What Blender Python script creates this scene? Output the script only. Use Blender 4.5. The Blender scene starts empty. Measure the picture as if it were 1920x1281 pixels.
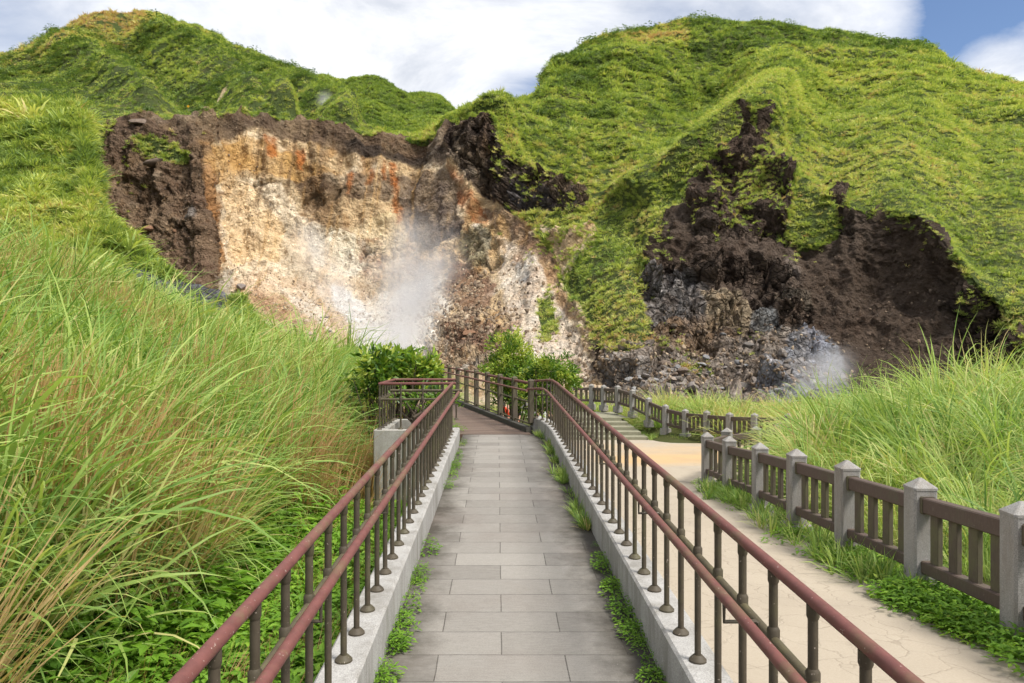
import bpy, math, random
import numpy as np
from mathutils import Vector, Matrix, Euler
R = math.radians
rng = np.random.default_rng(7)
random.seed(7)
S = bpy.context.scene
COL = S.collection
F = 1400.0; CX = 960.0; CY = 640.5; H = 1.55      # lens calibration of the survey: pixel rays to metres

def P(px, py, Y):
    return Vector(((px-CX)/F*Y, Y, H-(py-CY)/F*Y))

# ------------------------------------------------------------------ tags
def tag(o, label=None, cat=None, group=None, kind=None):
    if label: o['label'] = label
    if cat: o['category'] = cat
    if group: o['group'] = group
    if kind: o['kind'] = kind
    return o

def empty(name, loc=(0, 0, 0), rz=0, **k):
    o = bpy.data.objects.new(name, None); o.empty_display_size = .2
    o.location = loc; o.rotation_euler = (0, 0, rz); COL.objects.link(o)
    return tag(o, **k)

def link(name, me, mat=None, parent=None, **k):
    o = bpy.data.objects.new(name, me); COL.objects.link(o)
    if mat is not None and not me.materials: me.materials.append(mat)
    if parent is not None: o.parent = parent
    return tag(o, **k)

# ------------------------------------------------------------------ mesh helpers
class MB:
    def __init__(s): s.v = []; s.f = []; s.uv = None
    def box(s, c, d, rz=0, taper=1.0, bev=0.0):
        # box centred on c (x,y) with base z c[2], dims d, bevelled vertical edges if bev
        hx, hy, h = d[0]/2, d[1]/2, d[2]
        ca, sa = math.cos(rz), math.sin(rz)
        if bev > 0:
            b = bev
            ring = [(-hx+b, -hy), (hx-b, -hy), (hx, -hy+b), (hx, hy-b), (hx-b, hy), (-hx+b, hy), (-hx, hy-b), (-hx, -hy+b)]
        else:
            ring = [(-hx, -hy), (hx, -hy), (hx, hy), (-hx, hy)]
        n = len(ring); i0 = len(s.v)
        for z, t in ((0, 1), (h, taper)):
            for x, y in ring:
                x *= t; y *= t
                s.v.append((c[0]+x*ca-y*sa, c[1]+x*sa+y*ca, c[2]+z))
        s.f.append(tuple(i0+n-1-k for k in range(n))); s.f.append(tuple(i0+n+k for k in range(n)))
        for k in range(n):
            s.f.append((i0+k, i0+(k+1) % n, i0+n+(k+1) % n, i0+n+k))
        return s
    def tube(s, pts, r, n=10, caps=True):
        pts = [Vector(p) for p in pts]
        rs = r if isinstance(r, (list, tuple)) else [r]*len(pts)
        i0 = len(s.v); m = len(pts)
        up = None
        for i, p in enumerate(pts):
            t = (pts[min(i+1, m-1)]-pts[max(i-1, 0)]).normalized()
            if up is None:
                ref = Vector((0, 0, 1)) if abs(t.z) < .9 else Vector((1, 0, 0))
                a = t.cross(ref).normalized()
            else:
                a = (up - t*up.dot(t)).normalized()
            up = a; b = t.cross(a)
            k = 1.0
            if 0 < i < m-1:
                c = (pts[i]-pts[i-1]).normalized().dot((pts[i+1]-pts[i]).normalized())
                k = 1/max(.6, math.sqrt(max(0, (1+c)/2)))
            for j in range(n):
                w = 2*math.pi*j/n
                s.v.append(tuple(p+(a*math.cos(w)+b*math.sin(w))*rs[i]*(k if k < 1.2 else 1.1)))
        for i in range(m-1):
            for j in range(n):
                s.f.append((i0+i*n+j, i0+i*n+(j+1) % n, i0+(i+1)*n+(j+1) % n, i0+(i+1)*n+j))
        if caps:
            s.f.append(tuple(i0+n-1-j for j in range(n))); s.f.append(tuple(i0+(m-1)*n+j for j in range(n)))
        return s
    def lathe(s, c, prof, n=12):
        i0 = len(s.v)
        for r, z in prof:
            for j in range(n):
                w = 2*math.pi*j/n
                s.v.append((c[0]+r*math.cos(w), c[1]+r*math.sin(w), c[2]+z))
        m = len(prof)
        for i in range(m-1):
            for j in range(n):
                s.f.append((i0+i*n+j, i0+i*n+(j+1) % n, i0+(i+1)*n+(j+1) % n, i0+(i+1)*n+j))
        s.f.append(tuple(i0+n-1-j for j in range(n))); s.f.append(tuple(i0+(m-1)*n+j for j in range(n)))
        return s
    def beam(s, a, b, w, h, bev=.008):
        # rectangular bar between two points, h measured along world z, chamfered section
        a, b = Vector(a), Vector(b); t = (b-a).normalized()
        sd = t.cross(Vector((0, 0, 1))).normalized(); upv = Vector((0, 0, 1))
        x, z = w/2, h/2
        ring = [(-x+bev, -z), (x-bev, -z), (x, -z+bev), (x, z-bev), (x-bev, z), (-x+bev, z), (-x, z-bev), (-x, -z+bev)]
        i0 = len(s.v)
        for p in (a, b):
            for u, v in ring: s.v.append(tuple(p+sd*u+upv*v))
        s.f.append(tuple(range(i0+7, i0-1, -1))); s.f.append(tuple(range(i0+8, i0+16)))
        for k in range(8): s.f.append((i0+k, i0+(k+1) % 8, i0+8+(k+1) % 8, i0+8+k))
        return s
    def mesh(s, name, smooth=False):
        me = bpy.data.meshes.new(name); me.from_pydata(s.v, [], s.f); me.validate(); me.update()
        import bmesh
        bm = bmesh.new(); bm.from_mesh(me); bmesh.ops.recalc_face_normals(bm, faces=bm.faces); bm.to_mesh(me); bm.free()
        if smooth:
            me.polygons.foreach_set('use_smooth', np.ones(len(me.polygons), bool))
            try: me.set_sharp_from_angle(angle=R(40))
            except Exception: pass
        return me
    def build(s, name, mat, parent=None, smooth=False, **k):
        return link(name, s.mesh(name, smooth), mat, parent, **k)

def np_mesh(name, V, Q, smooth=True, mats=(), matidx=None):
    """mesh from numpy: V (n,3), Q (m,k)"""
    me = bpy.data.meshes.new(name)
    V = np.ascontiguousarray(V, np.float32); Q = np.ascontiguousarray(Q, np.int32)
    k = Q.shape[1]
    me.vertices.add(len(V)); me.vertices.foreach_set('co', V.ravel())
    me.loops.add(Q.size); me.loops.foreach_set('vertex_index', Q.ravel())
    me.polygons.add(len(Q)); me.polygons.foreach_set('loop_start', np.arange(0, Q.size, k, dtype=np.int32))
    me.polygons.foreach_set('use_smooth', np.full(len(Q), smooth))
    for m in mats: me.materials.append(m)
    if matidx is not None: me.polygons.foreach_set('material_index', matidx.astype(np.int32))
    me.update(calc_edges=True)
    return me

def vattr(me, name, arr, typ='FLOAT'):
    a = me.attributes.new(name, typ, 'POINT')
    arr = np.ascontiguousarray(arr, np.float32)
    if typ == 'FLOAT': a.data.foreach_set('value', arr.ravel())
    elif typ == 'FLOAT_VECTOR': a.data.foreach_set('vector', arr.ravel())
    elif typ == 'FLOAT_COLOR':
        if arr.shape[1] == 3: arr = np.concatenate([arr, np.ones((len(arr), 1), np.float32)], 1)
        a.data.foreach_set('color', arr.ravel())

def grid_faces(r, c):
    i = np.arange(r*c).reshape(r, c)
    return np.stack([i[:-1, :-1], i[:-1, 1:], i[1:, 1:], i[1:, :-1]], -1).reshape(-1, 4)

# ------------------------------------------------------------------ noise
_pt = np.random.default_rng(3).permutation(256); _pt = np.concatenate([_pt, _pt, _pt])
_gr = np.random.default_rng(4).normal(size=(256, 3)); _gr /= np.linalg.norm(_gr, axis=1)[:, None]
def pnoise(p):
    p = np.asarray(p, float); i = np.floor(p).astype(int); f = p-i; i &= 255
    u = f*f*f*(f*(f*6-15)+10); out = 0
    for dx in (0, 1):
        for dy in (0, 1):
            for dz in (0, 1):
                h = _pt[_pt[_pt[(i[..., 0]+dx) & 255]+((i[..., 1]+dy) & 255)]+((i[..., 2]+dz) & 255)] & 255
                d = f-np.array([dx, dy, dz]); g = _gr[h]
                w = (u[..., 0] if dx else 1-u[..., 0])*(u[..., 1] if dy else 1-u[..., 1])*(u[..., 2] if dz else 1-u[..., 2])
                out = out+w*(g*d).sum(-1)
    return out*1.5
def fbm(p, o=4, gain=.5, ridged=False):
    p = np.asarray(p, float); a = 1; t = 0; s = 0
    for k in range(o):
        n = pnoise(p*2**k+17.3*k)
        t = t+a*((1-2*np.abs(n)) if ridged else n); s += a; a *= gain
    return t/s
def blocks(p, seed=0):
    """split space into irregular blocks, each set back or forward and tilted by its own amount"""
    p = np.asarray(p, float); ip = np.floor(p).astype(int); best = np.full(p.shape[:-1], 1e9); out = np.zeros(p.shape[:-1]); sec = np.full(p.shape[:-1], 1e9)
    tab = np.random.default_rng(90+seed).uniform(size=(256, 7))
    for dx in (-1, 0, 1):
        for dy in (-1, 0, 1):
            for dz in (-1, 0, 1):
                q = ip+np.array([dx, dy, dz]); h = _pt[_pt[_pt[q[..., 0] & 255]+(q[..., 1] & 255)]+(q[..., 2] & 255)] & 255
                r = tab[h]; f = p-(q+r[..., :3]); dd = (f*f).sum(-1); v = (r[..., 3]-.5)+((r[..., 4:7]-.5)*f).sum(-1)*1.6
                k = dd < best; sec = np.where(k, best, np.minimum(sec, dd)); out = np.where(k, v, out); best = np.where(k, dd, best)
    return out, np.sqrt(sec)-np.sqrt(best)
def sm(a, b, x): t = np.clip((x-a)/(b-a), 0, 1); return t*t*(3-2*t)

def pchip(x, y, xi):
    """monotone cubic; x (n,), y (n,...) -> (len(xi),...)"""
    x = np.asarray(x, float); y = np.asarray(y, float); xi = np.asarray(xi, float)
    h = np.diff(x).reshape((-1,)+(1,)*(y.ndim-1)); d = np.diff(y, axis=0)/h
    m = np.zeros_like(y); m[0] = d[0]; m[-1] = d[-1]
    w1 = 2*h[1:]+h[:-1]; w2 = h[1:]+2*h[:-1]
    with np.errstate(divide='ignore', invalid='ignore'):
        mm = (w1+w2)/(w1/d[:-1]+w2/d[1:])
    m[1:-1] = np.where(d[:-1]*d[1:] > 0, np.nan_to_num(mm), 0)
    k = np.clip(np.searchsorted(x, xi, side='right')-1, 0, len(x)-2)
    sh = (-1,)+(1,)*(y.ndim-1)
    hk = (x[k+1]-x[k]).reshape(sh); t = ((xi-x[k])/(x[k+1]-x[k])).reshape(sh)
    return ((2*t**3-3*t**2+1)*y[k]+(t**3-2*t**2+t)*hk*m[k]+(-2*t**3+3*t**2)*y[k+1]+(t**3-t**2)*hk*m[k+1])

def inpoly(x, y, poly):
    c = np.zeros(x.shape, bool); n = len(poly)
    for i in range(n):
        x1, y1 = poly[i]; x2, y2 = poly[(i+1) % n]
        if y1 == y2: continue
        c ^= ((y1 > y) != (y2 > y)) & (x < (x2-x1)*(y-y1)/(y2-y1)+x1)
    return c

# ------------------------------------------------------------------ materials
class NT:
    def __init__(s, tree): s.t = tree; s.n = tree.nodes; s.l = tree.links
    def node(s, typ, **kw):
        n = s.n.new(typ)
        for k, v in kw.items():
            if k.startswith('_'): setattr(n, k[1:], v)
            else: s.set(n, k.replace('__', ' '), v)
        return n
    def set(s, n, k, v):
        inp = n.inputs[int(k[1:])] if (k[0] == 'i' and k[1:].isdigit()) else n.inputs[k]
        if isinstance(v, bpy.types.NodeSocket): s.l.new(v, inp)
        elif isinstance(v, bpy.types.Node): s.l.new(v.outputs[0], inp)
        else: inp.default_value = v
    def math(s, op, a, b=0.0, clamp=False):
        n = s.n.new('ShaderNodeMath'); n.operation = op; n.use_clamp = clamp
        s.set(n, 'i0', a); s.set(n, 'i1', b); return n.outputs[0]
    def vmath(s, op, a, b=(0, 0, 0)):
        n = s.n.new('ShaderNodeVectorMath'); n.operation = op
        s.set(n, 'i0', a); s.set(n, 'i1', b)
        return n.outputs['Value' if op in ('DOT_PRODUCT', 'LENGTH', 'DISTANCE') else 'Vector']
    def mix(s, f, a, b, mode='MIX'):
        n = s.n.new('ShaderNodeMix'); n.data_type = 'RGBA'; n.blend_type = mode
        s.set(n, 'i0', f)
        for k, v in ((6, a), (7, b)):
            if isinstance(v, tuple) and len(v) == 3: v = v+(1,)
            s.set(n, 'i%d' % k, v)
        return n.outputs[2]
    def ramp(s, f, stops, interp='LINEAR'):
        n = s.n.new('ShaderNodeValToRGB'); n.color_ramp.interpolation = interp
        e = n.color_ramp.elements
        while len(e) < len(stops): e.new(.5)
        for x, (p, c) in zip(e, stops):
            x.position = p; x.color = (c, c, c, 1) if isinstance(c, (int, float)) else tuple(c)+(1,)
        s.set(n, 'i0', f); return n.outputs[0]
    def noise(s, vec, scale, detail=4, rough=.55, dist=0.0):
        n = s.node('ShaderNodeTexNoise'); s.set(n, 'Vector', vec); s.set(n, 'Scale', scale); s.set(n, 'Detail', detail)
        s.set(n, 'Roughness', rough); s.set(n, 'Distortion', dist); return n.outputs[0]
    def voro(s, vec, scale, feature='F1', out=0):
        n = s.n.new('ShaderNodeTexVoronoi'); n.feature = feature
        s.set(n, 'Vector', vec); s.set(n, 'Scale', scale); return n.outputs[out]
    def attr(s, name, typ='GEOMETRY', out='Fac'):
        n = s.n.new('ShaderNodeAttribute'); n.attribute_name = name; n.attribute_type = typ; return n.outputs[out]

def material(name):
    m = bpy.data.materials.new(name); m.use_nodes = True; m.node_tree.nodes.clear()
    t = NT(m.node_tree); out = t.n.new('ShaderNodeOutputMaterial')
    return m, t, out

def pbsdf(t, out, color, rough=.8, bump=None, bstr=.5, bdist=.02, spec=.3, metal=0):
    b = t.n.new('ShaderNodeBsdfPrincipled')
    if isinstance(color, tuple) and len(color) == 3: color = color+(1,)
    t.set(b, 'Base Color', color); t.set(b, 'Roughness', rough); t.set(b, 'Metallic', metal)
    t.set(b, 'Specular IOR Level', spec)
    if bump is not None:
        n = t.n.new('ShaderNodeBump'); t.set(n, 'Height', bump); t.set(n, 'Strength', bstr); t.set(n, 'Distance', bdist)
        t.set(b, 'Normal', n)
    t.l.new(b.outputs[0], out.inputs[0]); return b

def geo_pos(t): return t.n.new('ShaderNodeNewGeometry').outputs['Position']
def obj_co(t): return t.n.new('ShaderNodeTexCoord').outputs['Object']

M = {}
def mat_granite(name, base, dark, stain=(.12, .1, .08), scale=1.0, amount=.5):
    m, t, out = material(name); p = geo_pos(t)
    sp = t.noise(p, 160*scale, 3, .7); sp2 = t.voro(p, 110*scale)
    c = t.mix(t.ramp(sp, [(.36, 0), (.62, 1)]), dark, base)
    c = t.mix(t.ramp(sp2, [(.05, 1), (.22, 0)]), c, tuple(x*.45 for x in base))
    mp = t.node('ShaderNodeMapping', Vector=p); mp.inputs['Scale'].default_value = (2.4, 2.4, .55)
    w = t.noise(mp, 2.2, 7, .7); c = t.mix(t.math('MULTIPLY', t.ramp(w, [(.42, 0), (.66, 1)]), amount), c, stain)
    w2 = t.noise(p, 9, 5, .7); c = t.mix(t.ramp(w2, [(.3, .35), (.6, 0)]), c, tuple(x*.55 for x in base))
    pbsdf(t, out, c, .85, sp, .35, .004); M[name] = m; return m

mat_granite('granite_post', (.40, .385, .36), (.17, .165, .16), (.15, .11, .075), 1, .55)
mat_granite('granite_curb', (.47, .455, .43), (.27, .26, .25), (.15, .135, .11), 1, .7)
mat_granite('concrete', (.44, .42, .38), (.33, .31, .28), (.17, .16, .12), .6, .6)

def mat_metal():
    # brown oxide paint, worn to olive moss on top of the rails
    for name, base, moss in (('rail_paint', (.155, .056, .048), (.15, .125, .06)), ('post_paint', (.066, .052, .034), (.095, .088, .04)), ('mossy_rail', (.082, .066, .038), (.15, .135, .055))):
        m, t, out = material(name); p = geo_pos(t)
        a = t.noise(p, 3.0, 6, .7, .4); b = t.noise(p, 22, 5, .7); d = t.noise(p, 90, 2, .6)
        c = t.mix(t.ramp(b, [(.3, 0), (.75, 1)]), tuple(x*.75 for x in base), tuple(min(1, x*1.25) for x in base))
        c = t.mix(t.ramp(a, [(.5, 0), (.68, .75)]), c, moss)
        c = t.mix(t.ramp(d, [(.69, 0), (.74, .7)]), c, (.5, .42, .36))
        pbsdf(t, out, c, t.ramp(b, [(.2, .5), (.8, .8)]), b, .25, .004, .4); M[name] = m
mat_metal()

def mat_brown():
    m, t, out = material('brown_rail'); p = geo_pos(t)
    mp = t.node('ShaderNodeMapping', Vector=p); mp.inputs['Scale'].default_value = (14, 14, 3)
    a = t.noise(mp, 6, 6, .65); b = t.noise(p, 3, 6, .7)
    c = t.mix(a, (.062, .044, .036), (.13, .092, .075))
    c = t.mix(t.ramp(b, [(.5, 0), (.72, .7)]), c, (.10, .1, .06))
    c = t.mix(t.ramp(t.noise(p, 30, 4, .7), [(.6, 0), (.8, .4)]), c, (.28, .25, .21))
    pbsdf(t, out, c, .78, a, .3, .004); M['brown_rail'] = m
    m, t, out = material('brown_slat'); p = geo_pos(t)
    mp = t.node('ShaderNodeMapping', Vector=p); mp.inputs['Scale'].default_value = (14, 14, 2.0)
    a = t.noise(mp, 6, 6, .65); b = t.noise(p, 4, 6, .7)
    c = t.mix(a, (.055, .043, .032), (.125, .1, .075))
    c = t.mix(t.ramp(b, [(.42, 0), (.66, .75)]), c, (.115, .115, .055))
    c = t.mix(t.ramp(t.noise(p, 26, 4, .7), [(.62, 0), (.8, .35)]), c, (.2, .18, .14))
    pbsdf(t, out, c, .8, a, .3, .004); M['brown_slat'] = m
mat_brown()

def mat_tiles():
    m, t, out = material('grey_tiles')
    uv = t.n.new('ShaderNodeUVMap').outputs[0]; p = geo_pos(t)
    wn = t.node('ShaderNodeTexNoise', Vector=p, Scale=6.0)
    wob = t.vmath('ADD', uv, t.vmath('MULTIPLY', t.vmath('SUBTRACT', wn.outputs['Color'], (.5, .5, .5)), (.006, .006, 0)))
    br = t.n.new('ShaderNodeTexBrick'); t.set(br, 'Vector', wob)
    br.offset = .5; br.squash = 1
    for k, v in (('Scale', 1.0), ('Mortar Size', .0032), ('Mortar Smooth', .25), ('Bias', 0.0), ('Brick Width', .605), ('Row Height', .274),
                 ('Color1', (.20, .183, .16, 1)), ('Color2', (.32, .297, .262, 1)), ('Mortar', (.055, .047, .037, 1))): t.set(br, k, v)
    sp = t.noise(p, 130, 3, .7)
    c = t.mix(t.ramp(sp, [(.3, .55), (.7, 0)]), br.outputs[0], (.13, .12, .11))
    mp = t.node('ShaderNodeMapping', Vector=p); mp.inputs['Scale'].default_value = (5, 25, 1)
    c = t.mix(t.ramp(t.noise(mp, 3, 4, .6), [(.35, .25), (.6, 0)]), c, (.34, .32, .29))
    # damp moss growing in from the two kerbs (mask stored on the mesh)
    e = t.attr('edge'); w = t.noise(p, 3.3, 7, .7)
    k = t.math('ADD', e, t.math('MULTIPLY', t.math('SUBTRACT', w, .5), 1.1))
    c = t.mix(t.ramp(k, [(.34, 0), (.85, .92)]), c, (.05, .043, .033))
    c = t.mix(t.ramp(t.noise(p, 1.1, 5, .6), [(.5, 0), (.75, .35)]), c, (.16, .12, .1))
    c = t.mix(t.ramp(t.noise(p, 60, 2, .6), [(.7, 0), (.76, .4)]), c, (.4, .38, .33))
    hgt = t.math('SUBTRACT', t.math('MULTIPLY', sp, .25), br.outputs['Fac'])
    pbsdf(t, out, c, t.ramp(w, [(.3, .65), (.7, .9)]), hgt, .6, .006); M['grey_tiles'] = m
mat_tiles()

def mat_plaza():
    m, t, out = material('stamped_paving'); p = geo_pos(t)
    wn = t.node('ShaderNodeTexNoise', Vector=p, Scale=2.6, Detail=4.0)
    q = t.vmath('ADD', p, t.vmath('MULTIPLY', t.vmath('SUBTRACT', wn.outputs['Color'], (.5, .5, .5)), (.42, .42, .42)))
    ed = t.voro(q, 3.3, 'DISTANCE_TO_EDGE'); cell = t.n.new('ShaderNodeTexVoronoi'); t.set(cell, 'Vector', q); t.set(cell, 'Scale', 3.3)
    sp = t.noise(p, 70, 4, .7)
    c = t.mix(t.noise(p, 1.2, 6, .65), (.36, .305, .235), (.465, .405, .32))
    c = t.mix(t.ramp(sp, [(.3, .4), (.65, 0)]), c, (.27, .215, .155))
    c = t.mix(t.math('MULTIPLY', cell.outputs['Color'], .18), c, (.30, .25, .19))
    lw = t.noise(p, 5, 3, .6)
    c = t.mix(t.math('MULTIPLY', t.ramp(ed, [(.006, 1), (.026, 0)]), t.ramp(lw, [(.4, .1), (.65, .55)])), c, (.21, .17, .125))
    # iron-rich sediment washed over the far end
    st = t.attr('stain')
    k = t.math('ADD', st, t.math('MULTIPLY', t.math('SUBTRACT', t.noise(p, .8, 6, .65), .5), .9))
    c = t.mix(t.ramp(k, [(.4, 0), (1.0, .8)]), c, (.52, .34, .16))
    c = t.mix(t.ramp(t.noise(p, .5, 5, .6), [(.55, 0), (.8, .4)]), c, (.25, .21, .165))
    pbsdf(t, out, c, .9, t.math('ADD', t.math('MULTIPLY', t.ramp(ed, [(.0, 0), (.035, 1)]), .7), t.math('MULTIPLY', sp, .4)), .5, .008); M['stamped_paving'] = m
    m, t, out = material('step_stone'); p = geo_pos(t)
    c = t.mix(t.noise(p, 5, 6, .7), (.14, .14, .085), (.33, .31, .23)); br = t.noise(p, 40, 4, .7)
    pbsdf(t, out, c, .9, br, .5, .01); M['step_stone'] = m
    m, t, out = material('boards'); p = geo_pos(t)
    uv = t.n.new('ShaderNodeUVMap').outputs[0]
    br = t.n.new('ShaderNodeTexBrick'); t.set(br, 'Vector', uv); br.offset = .37
    for k, v in (('Scale', 1.0), ('Mortar Size', .006), ('Mortar Smooth', .2), ('Bias', 0.0), ('Brick Width', 2.6), ('Row Height', .13),
                 ('Color1', (.13, .085, .062, 1)), ('Color2', (.20, .145, .112, 1)), ('Mortar', (.03, .022, .017, 1))): t.set(br, k, v)
    mp = t.node('ShaderNodeMapping', Vector=uv); mp.inputs['Scale'].default_value = (3, 60, 1)
    g = t.noise(mp, 1.5, 5, .65)
    c = t.mix(t.ramp(g, [(.3, .5), (.7, 0)]), br.outputs[0], (.09, .06, .045))
    pbsdf(t, out, c, .6, t.math('SUBTRACT', t.math('MULTIPLY', g, .3), br.outputs['Fac']), .6, .01); M['boards'] = m
mat_plaza()

def mat_rock():
    m, t, out = material('crater_ground'); p = geo_pos(t)
    col = t.attr('Col', out='Color'); g = t.attr('grassy'); st = t.attr('strata')
    # ---- rock side
    n2 = t.noise(p, .9, 6, .74, .3); n4 = t.noise(p, 3.2, 4, .75)
    mp = t.node('ShaderNodeMapping', Vector=p); mp.inputs['Scale'].default_value = (1.0, 1.0, .13)
    n3 = t.noise(mp, .8, 7, .72, .9)
    vc = t.n.new('ShaderNodeTexVoronoi'); t.set(vc, 'Vector', p); t.set(vc, 'Scale', 1.5); v1 = vc.outputs[0]
    vd = t.n.new('ShaderNodeTexVoronoi'); t.set(vd, 'Vector', p); t.set(vd, 'Scale', 3.6); v2 = vd.outputs[0]
    sx_ = t.n.new('ShaderNodeSeparateXYZ'); t.l.new(vc.outputs['Color'], sx_.inputs[0]); sy_ = t.n.new('ShaderNodeSeparateXYZ'); t.l.new(vd.outputs['Color'], sy_.inputs[0])
    c = t.mix(t.ramp(n2, [(.34, .75), (.50, 0)]), col, t.mix(1.0, col, (.55, .46, .38), 'MULTIPLY'))
    c = t.mix(t.math('MULTIPLY', t.ramp(n3, [(.34, .8), (.45, 0)]), st), c, t.mix(1.0, col, (.48, .37, .27), 'MULTIPLY'))
    c = t.mix(t.ramp(n2, [(.55, 0), (.72, .75)]), c, t.mix(1.0, col, (1.22, 1.25, 1.3), 'MULTIPLY'))
    c = t.mix(t.ramp(n4, [(.32, .5), (.46, 0)]), c, t.mix(1.0, c, (.55, .50, .46), 'MULTIPLY'))
    # single stones set in the face: some pale, some dark
    k1 = t.math('MULTIPLY', t.ramp(v1, [(.22, 1), (.34, 0)]), t.ramp(sx_.outputs[0], [(.86, 0), (.9, .7)]))
    c = t.mix(k1, c, t.mix(1.0, col, (1.9, 1.9, 1.95), 'MULTIPLY'))
    k2 = t.math('MULTIPLY', t.ramp(v2, [(.2, 1), (.36, 0)]), t.ramp(sy_.outputs[0], [(.86, 0), (.9, .7)]))
    c = t.mix(k2, c, t.mix(1.0, col, (1.7, 1.65, 1.65), 'MULTIPLY'))
    k3 = t.math('MULTIPLY', t.ramp(v2, [(.22, 1), (.4, 0)]), t.ramp(sy_.outputs[1], [(.88, 0), (.92, .7)]))
    c = t.mix(k3, c, t.mix(1.0, col, (.42, .36, .32), 'MULTIPLY'))
    # fractures in the hard rock
    cr = t.attr('crack'); wv = t.node('ShaderNodeTexNoise', Vector=p, Scale=.7, Detail=3.0)
    pw = t.vmath('ADD', p, t.vmath('MULTIPLY', t.vmath('SUBTRACT', wv.outputs['Color'], (.5, .5, .5)), (1.6, 1.6, 1.2)))
    e1 = t.voro(pw, .42, 'DISTANCE_TO_EDGE'); e2 = t.voro(pw, 1.15, 'DISTANCE_TO_EDGE')
    f1 = t.math('MAXIMUM', t.ramp(e1, [(.0, 1), (.09, 0)]), t.math('MULTIPLY', t.ramp(e2, [(.0, 1), (.09, 0)]), .7))
    blkv = t.n.new('ShaderNodeTexVoronoi'); t.set(blkv, 'Vector', pw); t.set(blkv, 'Scale', 1.15); sb = t.n.new('ShaderNodeSeparateXYZ'); t.l.new(blkv.outputs['Color'], sb.inputs[0])
    c = t.mix(t.math('MULTIPLY', cr, .8), c, t.mix(1.0, c, t.ramp(sb.outputs[0], [(0, .55), (1, 1.55)]), 'MULTIPLY'))
    c = t.mix(t.math('MULTIPLY', t.math('MULTIPLY', f1, cr), .85), c, t.mix(1.0, c, (.25, .22, .2), 'MULTIPLY'))
    # ---- soil and matted stems under the grass
    gs = t.mix(n2, (.035, .05, .014), (.085, .115, .03))
    gs = t.mix(t.ramp(t.noise(p, .12, 5, .6), [(.5, 0), (.7, .6)]), gs, (.13, .115, .045))
    k = t.math('ADD', g, t.math('MULTIPLY', t.math('SUBTRACT', n2, .5), .8))
    c = t.mix(t.ramp(k, [(.42, 0), (.58, 1)]), c, gs)
    hgt = t.math('ADD', t.math('ADD', t.math('MULTIPLY', n2, 1.0), t.math('MULTIPLY', n3, 1.2)), t.math('MULTIPLY', t.ramp(v1, [(0, 1), (.6, 0)]), .55))
    hgt = t.math('ADD', hgt, t.math('ADD', t.math('MULTIPLY', t.ramp(v2, [(0, 1), (.6, 0)]), .3), t.math('MULTIPLY', n4, .5)))
    hgt = t.math('ADD', hgt, t.math('MULTIPLY', t.math('SUBTRACT', t.math('MULTIPLY', sb.outputs[1], 1.2), f1), cr))
    pbsdf(t, out, c, .95, hgt, .85, .6, .15); M['crater_ground'] = m
    m, t, out = material('soil'); p = geo_pos(t)
    c = t.mix(t.noise(p, 3, 8, .7), (.03, .042, .012), (.09, .09, .03))
    pbsdf(t, out, c, .95, t.noise(p, 12, 6, .7), .6, .05, .1); M['soil'] = m
    m, t, out = material('boulder_rock'); p = geo_pos(t); oi = t.n.new('ShaderNodeObjectInfo')
    c0 = t.ramp(oi.outputs['Random'], [(0, (.21, .21, .215)), (.3, (.34, .335, .33)), (.55, (.17, .12, .09)), (.75, (.42, .36, .3)), (1, (.13, .12, .115))])
    c = t.mix(t.ramp(t.noise(p, 2.5, 8, .7), [(.3, .7), (.65, 0)]), c0, t.mix(1.0, c0, (.4, .36, .33), 'MULTIPLY'))
    pbsdf(t, out, c, .9, t.noise(p, 4, 8, .7), .8, .15, .2); M['boulder_rock'] = m
    m, t, out = material('rubble_rock'); p = geo_pos(t)
    c0 = t.ramp(t.attr('tint', 'INSTANCER'), [(0, (.09, .07, .055)), (.35, (.2, .15, .11)), (.6, (.36, .27, .18)), (1, (.55, .45, .33))])
    c = t.mix(t.ramp(t.noise(p, 4, 6, .7), [(.3, .6), (.65, 0)]), c0, t.mix(1.0, c0, (.45, .4, .35), 'MULTIPLY'))
    pbsdf(t, out, c, .9, t.noise(p, 6, 6, .7), .8, .1, .2); M['rubble_rock'] = m
mat_rock()

def mat_leafy(name, stops, tip=(1.25, 1.2, .8), trans=.35, rough=.5, src='INSTANCER', tipf=.5, spec=.25):
    m, t, out = material(name)
    tint = t.attr('tint', src) if src else t.attr('blade')
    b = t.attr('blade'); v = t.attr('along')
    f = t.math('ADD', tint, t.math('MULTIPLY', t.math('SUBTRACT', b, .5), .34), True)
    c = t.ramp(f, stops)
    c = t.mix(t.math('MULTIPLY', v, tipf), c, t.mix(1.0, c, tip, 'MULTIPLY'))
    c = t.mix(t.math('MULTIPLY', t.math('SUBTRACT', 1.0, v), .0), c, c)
    d = t.n.new('ShaderNodeBsdfPrincipled'); t.set(d, 'Base Color', c); t.set(d, 'Roughness', rough); t.set(d, 'Specular IOR Level', spec)
    tr = t.n.new('ShaderNodeBsdfTranslucent'); t.set(tr, 'Color', t.mix(1.0, c, (1.25, 1.25, .7), 'MULTIPLY'))
    mx = t.n.new('ShaderNodeMixShader'); t.set(mx, 'i0', trans); t.l.new(d.outputs[0], mx.inputs[1]); t.l.new(tr.outputs[0], mx.inputs[2])
    t.l.new(mx.outputs[0], out.inputs[0]); M[name] = m; return m
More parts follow.
